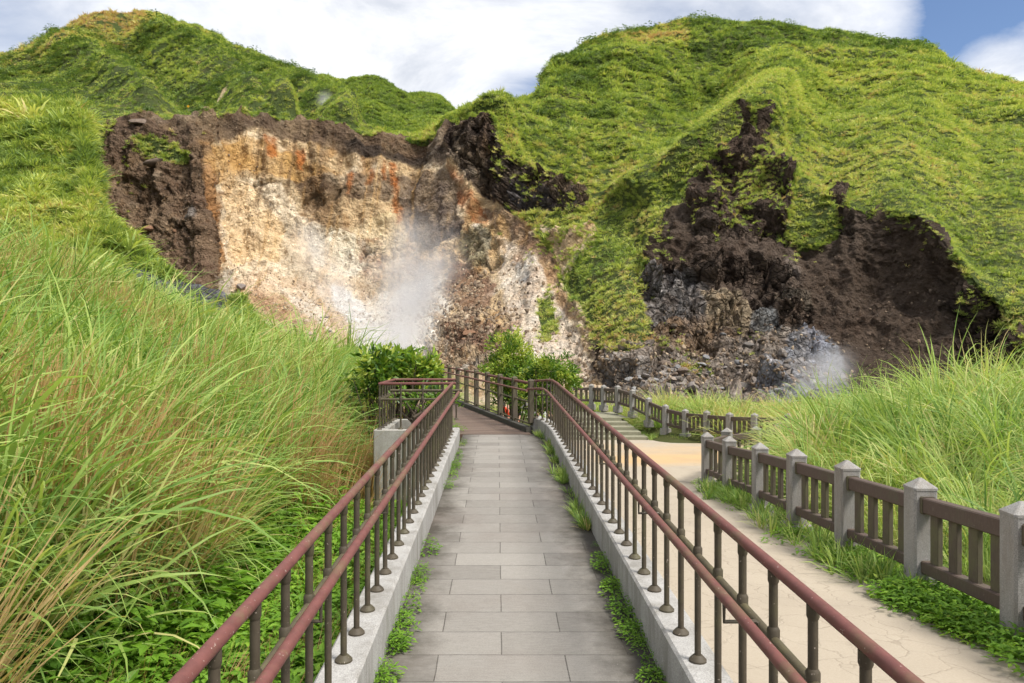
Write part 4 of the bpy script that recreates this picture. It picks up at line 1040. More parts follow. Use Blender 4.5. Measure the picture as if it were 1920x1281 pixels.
# low shrubs and ferns among the grass
SB = [leaf_plant_mesh('hill_shrub', 80, 1.0, .95, .34, M['hill_grass'], 200+k) for k in range(3)]
sm_ = (CR_G > .6)*(Tv > 4.6)*(Tv < 8.4)*(np.where(left, (PYv > 60)*1.0, .25+.9*(PYv < 100)+1.2*np.exp(-((PXv-1110)/110)**2-((PYv-250)/130)**2)))*np.clip(fbm(CRATER_V*.035+91, 4)*4+.25, 0, 1.5)
p, i, j, m = sample_sheet(CRATER_V, sm_, 3800, g)
scatter('hill_shrubs', p, tilt_rot(m, g, .4), np.clip(p[:, 1]/150, .6, 1.7)*np.exp(g.normal(size=len(p))*.3)*.9, np.clip(.12+g.normal(size=len(p))*.10, 0, .5), SB, g.integers(0, 3, len(p)))
sm_ = (g5 > .6)*(T5g < 4.2)*(PX5 > -150)*np.clip(fbm(V5*.06+91, 4)*4+.1, 0, 1.5)
p, i, j, m = sample_sheet(V5, sm_, 700, g)
scatter('hill_shrubs', p, tilt_rot(m, g, .4), np.clip(p[:, 1]/110, .5, .9)*np.exp(g.normal(size=len(p))*.3)*.8, np.clip(.2+g.normal(size=len(p))*.10, 0, .5), SB, g.integers(0, 3, len(p)))
# ---- far ridge
p, i, j, m = sample_sheet(V2, ((T2g < 3.2) & (PX2 > 520) & (PX2 < 960)).astype(float), 15000, g)
scatter('far_hill_grass', p, tilt_rot(m, g, .45), g.uniform(1.2, 2.5, len(p)), np.clip(.38+.4*fbm(p*.03, 4)+g.normal(size=len(p))*.09, 0, .7), HT, g.integers(0, 4, len(p)))
# ---- near slope
p, i, j, m = sample_sheet(V5, np.where(g5 > .5, 1.0, 0)*(T5g < 4.5)*(PX5 > -200)*np.clip(75/V5[..., 1], .6, 2), 25000, g)
px, py = PX5[i, j], PY5[i, j]
tn = .46+.4*fbm(p*.06+3, 4)+.4*fbm(p*.25+8, 3)+g.normal(size=len(p))*.11+.14*np.exp(-((py-215)/28)**2)*(px < 240)
scatter('slope_grass', p, tilt_rot(m, g, .5), np.clip(p[:, 1]/70, .6, 1.5)*np.exp(g.normal(size=len(p))*.36)*.8, np.clip(tn, 0, 1), HT, g.integers(0, 4, len(p)))

# ---- tall miscanthus on the bank beside the walkway
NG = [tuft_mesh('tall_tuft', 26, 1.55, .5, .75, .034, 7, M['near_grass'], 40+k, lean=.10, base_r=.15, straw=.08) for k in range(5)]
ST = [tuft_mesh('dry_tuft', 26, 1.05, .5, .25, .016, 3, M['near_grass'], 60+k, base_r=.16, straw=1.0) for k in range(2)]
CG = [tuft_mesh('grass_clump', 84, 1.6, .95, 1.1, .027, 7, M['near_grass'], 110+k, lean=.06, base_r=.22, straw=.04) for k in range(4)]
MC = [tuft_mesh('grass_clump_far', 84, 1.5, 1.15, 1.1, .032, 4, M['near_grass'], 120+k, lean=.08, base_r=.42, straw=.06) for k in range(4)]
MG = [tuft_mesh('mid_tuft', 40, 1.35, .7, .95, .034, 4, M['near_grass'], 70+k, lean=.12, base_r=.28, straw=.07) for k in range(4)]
def gpts(n, x0, x1, y0, y1):
    x = g.uniform(x0, x1, n); y = g.uniform(y0, y1, n); return x, y
def grass_patch(name, x, y, meshes, scl, tint, lean=(0, 0), spread=.25):
    z = ground_z(x, y); n = len(x); e = .2
    nr = np.stack([-(ground_z(x+e, y)-ground_z(x-e, y))/(2*e), -(ground_z(x, y+e)-ground_z(x, y-e))/(2*e), np.ones(n)], -1)
    nr[:, 0] += lean[0]; nr[:, 1] += lean[1]
    rot = tilt_rot(nr, g, .5, spread)
    scatter(name, np.stack([x, y, z-.04], -1), rot, scl, np.clip(tint, 0, 1), meshes, g.integers(0, len(meshes), n))
def fb2(x, y, f, o=3): return fbm(np.stack([x*f, y*f, x*0+2.7], -1), o)
# near part: long individual blades, in clumps
x, y = gpts(2300, -14, -2.5, 1.3, 14)
edge_x = -2.95-.4*fb2(x, y, .6)+.35*sm(5, 9, y)
k = (x < edge_x) & (x > -1.5-y*.95); x, y = x[k], y[k]
t = .42+.34*fb2(x, y, .35)+.26*fb2(x+9, y, 1.1)+g.normal(size=len(x))*.10+.20*np.exp(-((y-6.0-(-x-3)*.5)/1.6)**2)*sm(-7, -3.5, x)
s = g.uniform(.7, 1.2, len(x))*np.interp(-x, [2.4, 3.2, 5], [.62, 1.0, 1.05])*np.interp(y, [1, 3.5, 9], [.75, .95, .9])
grass_patch('tall_grass', x, y, NG, s, t, (.10, 0), .45)
x, y = gpts(1000, -14, -2.6, 1.3, 15); edge_x = -3.1-.4*fb2(x, y, .6)+.35*sm(5, 9, y); k = (x < edge_x) & (x > -1.5-y*.95); x, y = x[k], y[k]
grass_patch('tall_grass', x, y, CG, np.exp(g.normal(size=len(x))*.2)*.92*np.interp(-x, [2.4, 3.4, 5], [.6, .85, .9]), .45+.36*fb2(x+2, y, .45)+g.normal(size=len(x))*.10, (.12, 0), .4)
x, y = gpts(1900, -10, -2.7, 2.5, 14); k = (fb2(x+4, y+1, .45) > .04) & (x > -1.5-y*.9); x, y = x[k], y[k]
grass_patch('dry_grass', x, y, ST, g.uniform(.9, 1.5, len(x)), np.full(len(x), .85)+g.normal(size=len(x))*.07, (.2, 0))
x, y = gpts(260, -3.6, -1.75, 8.5, 20); 
grass_patch('dry_grass', x, y, ST, g.uniform(.6, 1.1, len(x)), np.full(len(x), .95)+g.normal(size=len(x))*.06, (.3, -.1))
# farther up the bank
x, y = gpts(4600, -34, -1.6, 13, 36); k = (x < -2.4-.03*(y-13)) & (x > -2-y*.82); x, y = x[k], y[k]
t = .48+.32*fb2(x, y, .16)+.30*fb2(x+9, y, .6)+g.normal(size=len(x))*.12
s = np.exp(g.normal(size=len(x))*.24)*(1+.3*fb2(x, y, .35))*np.interp(-x, [2.2, 4, 6], [.6, .8, .9])
grass_patch('bank_grass', x, y, MC, s, t, (.15, 0), .45)
x, y = gpts(700, -30, -3, 13, 36); k = (fb2(x+4, y+1, .3) > .05) & (x > -2-y*.82); x, y = x[k], y[k]
grass_patch('dry_grass', x, y, ST, g.uniform(1.0, 1.5, len(x)), np.full(len(x), .86)+g.normal(size=len(x))*.07, (.1, 0))
# ---- grass mound behind the stone fence
x, y = gpts(1500, 3.7, 26, 3.5, 24)
fx = np.interp(y, [3, 5.2, 8, 11.2, 14.75, 16.5, 20, 23.6], [3.55, 3.75, 3.8, 3.95, 4.1, 4.95, 7.4, 9.9])
k = (x > fx+.75) & (x < 3+y*.95); x, y, fx = x[k], y[k], fx[k]
t = .52+.30*fb2(x, y, .35)+.26*fb2(x+3, y, 1.0)+g.normal(size=len(x))*.10
s = np.exp(g.normal(size=len(x))*.16)*.92*(1+.55*fb2(x+7, y, .55))*np.interp(x-fx, [.5, 1.1, 2.0], [.5, .85, 1.0])*np.interp(y, [4, 9, 12], [.6, .8, 1.0])
grass_patch('mound_grass', x, y, CG, s, t, (-.25, -.2), .5)
x, y = gpts(500, 3.7, 20, 3.5, 22); fx = np.interp(y, [3, 5.2, 8, 11.2, 14.75, 16.5, 20, 23.6], [3.55, 3.75, 3.8, 3.95, 4.1, 4.95, 7.4, 9.9]); k = (x > fx+.5) & (x < 3+y*.95); x, y, fx = x[k], y[k], fx[k]
grass_patch('mound_grass', x, y, NG, g.uniform(.6, 1.0, len(x))*np.interp(x-fx, [.5, 1.2, 2.5], [.5, .8, 1.0]), .4+.3*fb2(x, y, .5)+g.normal(size=len(x))*.1, (-.1, -.1), .5)
# ---- strip beyond the far fence
x, y = gpts(1500, 1.0, 26, 24.5, 40)
fy = np.interp(x, [.5, 3.75, 4.7, 5.2, 5.6, 6.05, 6.64, 7.2, 7.75, 8.35, 9.35, 10.6, 26], [36.5, 35.6, 34, 32.8, 31.1, 30, 29.2, 28.2, 27.2, 26.4, 25.9, 25.2, 24.3])
k = (y > fy+.5) & (y < fy+6) & (x > 3.4); x, y = x[k], y[k]
grass_patch('strip_grass', x, y, MC, g.uniform(.7, 1.15, len(x))*np.interp(x, [3, 5, 7], [.35, .6, 1.0]), .62+.25*fb2(x, y, .3)+g.normal(size=len(x))*.10, (-.15, 0), .45)
x, y = gpts(900, -7, 3.5, 21, 38); k = (x < -2.6) | (y > 36.3); x, y = x[k], y[k]
grass_patch('strip_grass', x, y, MG, g.uniform(.5, .85, len(x)), .62+.2*fb2(x, y, .3)+g.normal(size=len(x))*.06)

# ---- leafy ground cover and weeds
LP = [leaf_plant_mesh('cover_plant', 60, .20, .24, .075, M['weed_leaf'], 80+k) for k in range(3)]
x, y = gpts(4200, -3.6, -.72, 1.2, 13.5); k = (x < XL(y)-W-.08) & (fb2(x, y, .7) > -.38) & ~((x > -1.95) & (y > 9.7)); x, y = x[k], y[k]
grass_patch('ground_cover', x, y, LP, g.uniform(.6, 1.25, len(x)), .50+.3*fb2(x, y, .8)+g.normal(size=len(x))*.1)
x, y = gpts(380, -3.2, -.8, 1.5, 13); grass_patch('fallen_stems', x, y, ST, g.uniform(.2, .38, len(x)), np.full(len(x), .92), (1.6, .6), 1.5)
BP = [leaf_plant_mesh('broad_plant', 70, .45, .36, .13, M['weed_leaf'], 180+k) for k in range(2)]
x, y = gpts(420, -4.2, -1.9, 3.5, 16); k = np.abs(x+2.75+.4*fb2(x, y, .6)) < .42; x, y = x[k], y[k]
grass_patch('undergrowth', x, y, BP, g.uniform(.7, 1.3, len(x)), .36+.25*fb2(x, y, .8)+g.normal(size=len(x))*.1)
# weeds under the near fence
fxs = np.interp
x = []; y = []
for a, b, n in ((3.9, 5.6, 60), (5.3, 6.5, 120), (7.0, 8.2, 60), (8.8, 9.4, 12), (11.2, 13.6, 26), (14.6, 15.2, 5)):
    yy0 = g.uniform(a, b, n); x += list(np.interp(yy0, [3.75, 5.2, 8, 11.2, 14.75], [3.40, 3.565, 3.6, 3.72, 3.86])+g.normal(size=n)*.13-.10); y += list(yy0)
x = np.array(x); y = np.array(y); z = plaza_z(x, y)
n = len(x)
scatter('fence_weeds', np.stack([x, y, z-.02], -1), np.stack([g.normal(size=n)*.1, g.normal(size=n)*.1, g.uniform(0, 6.28, n)], -1), g.uniform(.5, 1.05, n), np.clip(.45+g.normal(size=n)*.15, 0, .8), LP, g.integers(0, 3, n))
SG = [tuft_mesh('small_tuft', 26, .22, 1.0, .7, .011, 3, M['near_grass'], 90+k, base_r=.05) for k in range(3)]
xs = []; 
for Y, k in ((9.2, 8), (8.5, 8), (8.0, 10), (11.9, 16), (12.6, 18), (13.2, 12), (11.2, 8), (7.4, 10), (9.8, 9), (10.4, 6), (6.6, 5), (28.4, 12), (29.5, 16), (30.5, 10), (26.5, 6), (32.5, 8)):
    for _ in range(k):
        fx_ = np.interp(Y, [3.75, 5.2, 8, 11.2, 14.75], [3.40, 3.565, 3.6, 3.72, 3.86]) if Y < 15 else np.interp(Y, [26.6, 28.6, 29.4, 30.6, 32.2], [7.6, 6.5, 5.85, 5.4, 5.0])
        xs.append((fx_-.12+g.normal()*.16, Y+g.normal()*.3))
xs = np.array(xs); z = plaza_z(xs[:, 0], xs[:, 1]); n = len(xs)
scatter('fence_grass', np.stack([xs[:, 0], xs[:, 1], z-.01], -1), np.stack([g.normal(size=n)*.1, g.normal(size=n)*.1, g.uniform(0, 6.28, n)], -1), g.uniform(.8, 1.7, n), np.clip(.4+g.normal(size=n)*.1, 0, 1), SG, g.integers(0, 3, n))
# weeds in the joint between tiles and kerb walls
ps = []
for Y in np.concatenate([g.uniform(2.9, 4.9, 44), g.uniform(5.2, 5.6, 3), g.uniform(7.2, 10.6, 26)]): ps.append((XL(Y)+g.uniform(.0, .035), Y, SL*Y, .2, g.uniform(.18, .42), 0))
for Y in np.concatenate([g.uniform(2.9, 4.6, 34), g.uniform(4.4, 5.4, 14)]): ps.append((xr_full(Y)-g.uniform(.0, .05), Y, SL*Y, .12, g.uniform(.18, .4), 0))
for c, w in ((5.95, 9), (6.35, 5), (6.9, 3), (7.7, 10), (8.0, 6), (8.8, 5), (9.6, 6), (9.9, 5), (11.0, 6)):
    for _ in range(w): Y = c+g.normal()*.09; ps.append((xr_full(Y)-.02-abs(g.normal())*.035, Y, SL*Y, .3, g.uniform(.35, .75), 1))
for Y in g.uniform(11.4, 13.5, 10): ps.append((np.interp(Y, [11.3, 14], [-.78, -1.5]), Y, .15, .5, g.uniform(.4, .8), 0))
ps = np.array(ps); n = len(ps)
allm = LP+SG; ix = np.where(ps[:, 5] > .5, g.integers(3, 6, n), g.integers(0, 3, n))
rt = np.stack([g.normal(size=n)*.1, g.normal(size=n)*.1, g.uniform(0, 6.28, n)], -1); tt = np.clip(.42+g.normal(size=n)*.12, 0, 1); f0 = ps[:, 5] > .5
scatter('path_weeds', ps[~f0, :3], rt[~f0], ps[~f0, 4], tt[~f0], LP, g.integers(0, 3, (~f0).sum()))
scatter('path_grass', ps[f0, :3], rt[f0], ps[f0, 4], tt[f0], SG, g.integers(0, 3, f0.sum()))
# ------------------------------------------------------------------ shrubs and trees
def tree(name, label, base, crowns, leaf, n, limbs, seed, tone=.45, narrow=.42, group='leafy shrubs beside the boardwalk'):
    """crowns: (centre xyz, radii xyz, share); limbs end inside the crowns"""
    g = np.random.default_rng(seed); root = empty(name, base, label=label, cat='tree' if 'tree' in name else 'shrub', group=group); b0 = np.array(base)
    mb = MB()
    for c, r, sh in crowns:
        for _ in range(limbs):
            tip = np.array(c)+g.normal(size=3)*np.array(r)*.45-b0; mid = tip*.45+g.normal(size=3)*.10; mid[2] = tip[2]*.45
            mb.tube([(g.normal()*.04, g.normal()*.04, -.2), tuple(mid*.6), tuple(mid*1.2), tuple(tip)], [.04, .03, .02, .006], 6)
    mb.build('trunk', M['bark'], root, True)
    V = []; bl = []
    for c, r, sh in crowns:
        nc = int(46*sh)+10; m = int(n*sh); r = np.array(r)
        u = g.normal(size=(nc, 3)); u /= np.linalg.norm(u, axis=1)[:, None]; cc = np.array(c)+u*r*(g.uniform(.3, 1.18, nc)[:, None]); ctone = g.normal(size=nc)*.2
        kk = g.integers(0, nc, m); q = cc[kk]+g.normal(size=(m, 3))*r*.135
        d = q-np.array(c); d = d/np.linalg.norm(d, axis=1)[:, None]+g.normal(size=(m, 3))*.7+np.array([0, 0, .15]); d /= np.linalg.norm(d, axis=1)[:, None]
        s = np.cross(d, g.normal(size=(m, 3))); s /= np.linalg.norm(s, axis=1)[:, None]; L = leaf*g.uniform(.6, 1.3, m)[:, None]; up = np.cross(s, d)
        V.append(np.stack([q, q+d*L*.45+s*L*narrow/2+up*L*.08, q+d*L, q+d*L*.45-s*L*narrow/2+up*L*.08], 1))
        hh = (q[:, 2]-c[2])/r[2]
        bl.append(np.clip(tone+ctone[kk]+g.normal(size=m)*.12, 0, 1))
    V = np.concatenate(V)-b0; bl = np.concatenate(bl)
    me = np_mesh('crown', V.reshape(-1, 3), np.arange(len(V)*4).reshape(-1, 4), False, [M['tree_leaf']]); vattr(me, 'blade', (np.repeat(bl, 4)-0)); vattr(me, 'along', np.tile([0, .5, 1, .5], len(V)))
    link('crown', me, parent=root)
    return root
def px3(px, py, Y): p = P(px, py, Y); return (p.x, p.y, p.z)
mt = M['tree_leaf']
tree('leafy_tree', 'bright green rounded tree with dense small leaves behind the boardwalk railing', (.02, 20.3, -1.6),
     [(px3(962, 668, 20.3), (.55, .5, .62), 1.0), (px3(950, 705, 20.3), (.62, .5, .55), .9), (px3(985, 700, 20.4), (.55, .5, .5), .8), (px3(960, 738, 20.3), (.5, .4, .35), .35)], .095, 4200, 5, 5, .66)
tree('leafy_shrub', 'low dark green spreading shrub just to the right of the bright rounded tree', (1.15, 19.6, -1.6),
     [(px3(1035, 698, 19.6), (.62, .5, .42), 1.0), (px3(1010, 725, 19.6), (.75, .5, .5), .9), (px3(1062, 715, 19.6), (.35, .4, .4), .5), (px3(1010, 760, 19.6), (.6, .4, .3), .25)], .095, 3000, 5, 6, .55)
tree('leafy_shrub', 'broad-leaved shrub with yellowish leaf tips growing behind the concrete planter railing', (-2.0, 13.0, -.9),
     [(px3(705, 690, 12.6), (.42, .4, .3), .8), (px3(745, 675, 13), (.5, .4, .25), .9), (px3(780, 690, 12.8), (.42, .4, .30), .9), (px3(735, 710, 12.9), (.6, .4, .3), .8), (px3(690, 730, 12.6), (.25, .3, .25), .25), (px3(808, 700, 12.7), (.22, .3, .2), .3)], .15, 620, 8, 8, .55, .42)
tree('twiggy_shrub', 'tangle of bare stems and few leaves inside the concrete planter railing', (-1.35, 10.7, .2),
     [((-1.3, 10.7, .72), (.38, .25, .22), .5), ((-1.0, 10.75, .62), (.25, .25, .2), .3)], .09, 500, 9, 9, .40)

# ------------------------------------------------------------------ people on the plaza below
def skin_body(name, verts, edges, radii, mat, parent, sub=1, root_v=0):
    me = bpy.data.meshes.new(name); me.from_pydata(verts, edges, []); me.materials.append(mat)
    o = link(name, me, parent=parent)
    s = o.modifiers.new('Skin', 'SKIN')
    lay = me.skin_vertices[0] if me.skin_vertices else None
    if lay is None:
        import bmesh
        bm = bmesh.new(); bm.from_mesh(me); bm.verts.layers.skin.verify(); bm.to_mesh(me); bm.free(); lay = me.skin_vertices[0]
    for v, r in zip(lay.data, radii): v.radius = (r, r)
    lay.data[root_v].use_root = True
    o.modifiers.new('Subdivision', 'SUBSURF').levels = sub; o.modifiers[-1].render_levels = sub
    return o
def person(label, loc, rz, h, top, bottom, arm=0.0, step=.08):
    k = h/1.7; root = empty('person', loc, rz, label=label, cat='person', group='visitors on the plaza below the boardwalk')
    V = [(0, 0, .95), (0, 0, 1.15), (0, .0, 1.38), (0, .0, 1.47), (0, .01, 1.58), (0, .01, 1.66),
         (.10, 0, .90), (.11, step, .50), (.11, step*.4, .08), (.11, step*.4+.14, .03), (-.10, 0, .90), (-.11, -step, .50), (-.11, -step*1.6, .08), (-.11, -step*1.6+.14, .03),
         (.19, 0, 1.38), (.25, .04, 1.10), (.23, .18+arm, .92), (.225, .25+arm, .86), (-.19, 0, 1.38), (-.25, .04, 1.10), (-.23, .18, .92), (-.225, .25, .86)]
    E = [(0, 1), (1, 2), (2, 3), (3, 4), (4, 5), (0, 6), (6, 7), (7, 8), (8, 9), (0, 10), (10, 11), (11, 12), (12, 13), (2, 14), (14, 15), (15, 16), (16, 17), (2, 18), (18, 19), (19, 20), (20, 21)]
    Rr = [.12, .115, .12, .05, .09, .085, .085, .055, .04, .035, .085, .055, .04, .035, .055, .042, .032, .03, .055, .042, .032, .03]
    V = [tuple(c*k for c in v) for v in V]
    skin_body('body', V, E, [r*k for r in Rr], M['skin'], root)
    # clothes follow the same bones, a little thicker
    sel = [0, 1, 2, 14, 15, 18, 19]; m = {a: i for i, a in enumerate(sel)}
    skin_body('shirt', [V[a] for a in sel], [(m[a], m[b]) for a, b in E if a in m and b in m], [(Rr[a]+.014)*k for a in sel], top, root)
    sel = [0, 6, 7, 8, 10, 11, 12]; m = {a: i for i, a in enumerate(sel)}
    skin_body('trousers', [V[a] for a in sel], [(m[a], m[b]) for a, b in E if a in m and b in m], [(Rr[a]+.022)*k for a in sel], bottom, root)
    mb = MB(); mb.lathe((0, -.012*k, 1.585*k), [(.085*k, 0), (.102*k, .05*k), (.098*k, .10*k), (.065*k, .15*k), (.02*k, .168*k)], 12); mb.build('hair', M['hair'], root, True)
    mb = MB(); mb.lathe((0, .105*k, 1.575*k), [(.012*k, -.012*k), (.016*k, 0), (.006*k, .03*k)], 8); mb.build('nose', M['skin'], root, True)
    return root
gz = lambda x, y: float(plaza_z(x, y))
def pp(px, Y): return ((px-CX)/F*Y, Y, gz(0, Y))
person('person in a red shirt and bright orange trousers below the boardwalk railing', pp(956, 25), R(200), 1.66, M['red_cloth'], M['orange_cloth'])
person('person in dark top and orange trousers just behind the one in red', pp(965, 25.6), R(150), 1.62, M['dark_cloth'], M['orange_cloth'])
person('person in a white top and blue trousers seen through the curved end of the railing', pp(1012, 25), R(170), 1.45, M['white_cloth'], M['blue_cloth'])
person('second person in white and blue, between the one in blue and the one in purple', pp(1021, 25.3), R(190), 1.42, M['white_cloth'], M['blue_cloth'])
person('person dressed in purple beside the pair in white and blue', pp(1031, 25.2), R(180), 1.35, M['dark_cloth'], M['purple_cloth'])

# ------------------------------------------------------------------ boulders, rubble
import bmesh
def rock_mesh(seed):
    bm = bmesh.new(); bmesh.ops.create_icosphere(bm, subdivisions=3, radius=1); g = np.random.default_rng(seed)
    co = np.array([v.co for v in bm.verts]); sc = np.array([g.uniform(.8, 1.3), g.uniform(.7, 1.1), g.uniform(.5, .85)])
    for _ in range(9):                                       # cleaved faces
        n = g.normal(size=3); n /= np.linalg.norm(n); h = g.uniform(.5, .85); dd = co@n-h; co = np.where(dd[:, None] > 0, co-n*dd[:, None]*.93, co)
    co = co*(1+.10*fbm(co*1.6+seed, 3)[:, None]+.05*fbm(co*5+seed, 2)[:, None])*sc
    for v, c in zip(bm.verts, co): v.co = c
    me = bpy.data.meshes.new('boulder'); bm.to_mesh(me); bm.free(); me.materials.append(M['boulder_rock'])
    me.polygons.foreach_set('use_smooth', np.ones(len(me.polygons), bool)); 
    try: me.set_sharp_from_angle(angle=R(28))
    except Exception: pass
    return me
RM = [rock_mesh(s) for s in range(8)]
g = np.random.default_rng(5)
CVf = CRATER_V.reshape(-1, 3); PXf = CR_PX.ravel(); PYf = CR_PY.ravel()
okf = np.where(CR_T.ravel() < 4.6)[0]
def on_crater(px, py):
    k = okf[np.argmin((PXf[okf]-px)**2+(PYf[okf]-py)**2)]; return CVf[k]
bn = 0
def boulder(px, py, size, label, group, sq=(1, 1, 1)):
    global bn
    o = link('boulder', RM[bn % 8], label=label, cat='boulder', group=group); bn += 1
    p = on_crater(px, py); s = size*p[1]/F/2
    if 'brown' in label and 'grey' not in label or 'dark slab' in label or 'rust' in label: o.material_slots[0].link = 'OBJECT'; o.material_slots[0].material = M['rust_rock']
    o.location = tuple(p+np.array([0, -.3*s, .22*s])); o.scale = (s*sq[0], s*sq[1], s*sq[2]); o.rotation_euler = (g.normal()*.25, g.normal()*.25, g.uniform(0, 6.28)); return o
big = 'large rocks in the debris at the cliff foot'
for px, py, s, lb, q in ((1315, 712, 42, 'dark brown boulder, biggest of the debris behind the far stone fence', (1, 1, .9)), (1352, 712, 26, 'blue-grey wedge-shaped rock just right of the big brown boulder', (1.2, 1, .55)),
      (1384, 708, 38, 'grey slab-sided boulder leaning at the right end of the debris pile', (1.1, 1, .75)), (1464, 668, 22, 'upright pale grey stone at the edge of the bluish scree', (.7, .8, 1.1)), (1485, 733, 18, 'pale flat stone in the steaming grey scree', (1.3, 1, .5)),
      (845, 640, 34, 'flat rust-brown slab under the steam vent', (1.4, 1, .7)), (885, 628, 30, 'long dark slab lying on the brown rubble above the bright tree', (1.5, 1, .65)), (838, 664, 13, 'small pale blue-grey stone above the boardwalk railing', (.9, .9, 1.1)), (1088, 703, 14, 'pale pinkish rock at the foot of the light scree chute', (1, 1, .9)),
      (298, 316, 30, 'dark grey rock jutting from the brown cliff under its grass patch', (1.3, 1, .8)), (262, 236, 26, 'flat grey boulder under the cliff rim at the grass edge', (1.5, 1, .6)), (455, 548, 22, 'pale pink block in the rubble under the tall ochre wall', (1.2, 1, .8)),
      (290, 440, 18, 'brown block stuck in the dark cliff face', (1.3, 1, .8)), (330, 435, 15, 'tan block to the right of the brown one in the dark cliff face', (1, 1, .8))):
    boulder(px, py, s, lb, big, q)
for k in range(150):
    while True:
        px, py = g.uniform(1130, 1480), g.uniform(622, 752)
        if py > 690-(px-1130)*.12+g.normal()*22: break
    boulder(px, py, abs(g.normal())*8+7, 'grey or brown stone in the debris pile behind the far stone fence', 'stones of the debris pile behind the far fence', (1, 1, g.uniform(.6, 1)))
for k in range(60):
    px, py = g.uniform(800, 960), g.uniform(600, 700)
    boulder(px, py, abs(g.normal())*4+3, 'brown stone in the rubble slope behind the bright tree', 'stones of the brown rubble slope', (1.2, 1, g.uniform(.5, .9)))
for k in range(45):
    px, py = g.uniform(430, 700), g.uniform(545, 640)
    boulder(px, py, abs(g.normal())*3+3, 'tan stone fallen under the ochre crater wall', 'stones under the ochre wall', (1.2, 1, g.uniform(.5, .9)))
def rubble_mesh(seed):
    bm = bmesh.new(); bmesh.ops.create_icosphere(bm, subdivisions=1, radius=1); g = np.random.default_rng(seed)
    for v in bm.verts: v.co = Vector(np.array(v.co)*(1+g.normal(size=3)*.16)*np.array([1.1, .9, .7]))
    me = bpy.data.meshes.new('rubble_stone'); bm.to_mesh(me); bm.free(); me.materials.append(M['rubble_rock']); return me
UM = [rubble_mesh(s) for s in range(5)]
rk_m = (CR_G < .4)*(CR_T > .8)*(CR_T < 4.2)
deb = np.exp(-((CR_PX-1300)/190)**2-((CR_PY-700)/55)**2)*3+np.exp(-((CR_PX-870)/90)**2-((CR_PY-610)/70)**2)*1.6+.5*np.exp(-((CR_PX-560)/150)**2-((CR_PY-590)/50)**2)+.02+.75*np.exp(-((CR_PX-1620)/150)**2-((CR_PY-540)/90)**2)+.40*np.exp(-((CR_PX-300)/100)**2-((CR_PY-400)/120)**2)
deb = deb*np.clip(fbm(CRATER_V*.2+33, 3)*2+.7, .05, 1.5)
p, i, j, m = sample_sheet(CRATER_V, rk_m*deb, 9500, g)
px, py = CR_PX[i, j], CR_PY[i, j]
s = np.clip(np.abs(g.normal(size=len(p)))*.085+.04, 0, .3)*np.clip(p[:, 1]/60, .7, 1.5)*np.where((px < 780), .6, 1.0)*np.where((px > 1480) & (py < 640), .6, 1.0)*np.where(px < 400, .8, 1.0)
tint = np.clip(.42+.38*np.exp(-((px-600)/260)**2)*(py > 400)-.30*(px > 1180)*(py < 640)-.2*(px < 400)+g.normal(size=len(p))*.2, 0, 1)
scatter('rubble', p+m*s[:, None]*.2, g.uniform(0, 6.28, (len(p), 3)), s, tint, UM, g.integers(0, 5, len(p)))

# ------------------------------------------------------------------ warning signs on the rim
def sign(label, px, py, Y, s):
    c = P(px, py, Y); root = empty('warning_sign', (c.x, c.y, c.z-.9*s), label=label, cat='sign', group='small yellow signs on the rim')
    m = MB(); m.tube([(0, 0, -.5), (0, 0, .9*s)], .05*s, 8); m.build('post', M['grey_metal'], root)
    m = MB(); w = .5*s; pts = [(w, 0), (0, w), (-w, 0), (0, -w)]
    m.v = [(x, -.06*s, .95*s+z) for x, z in pts]+[(x, -.10*s, .95*s+z) for x, z in pts]; m.f = [(3, 2, 1, 0), (4, 5, 6, 7)]+[(k, (k+1) % 4, 4+(k+1) % 4, 4+k) for k in range(4)]
    pl = m.build('panel', M['sign_yellow'], root)
    m = MB(); m.box((0, -.112*s, .85*s), (.14*s, .02*s, .22*s)); m.build('symbol', M['sign_black'], pl)
sign('yellow diamond warning sign on the grassy bench above the crater wall', 304, 196, 126, 1.0)
sign('tiny yellow sign further along the rim from the yellow diamond one', 353, 200, 128, .5)

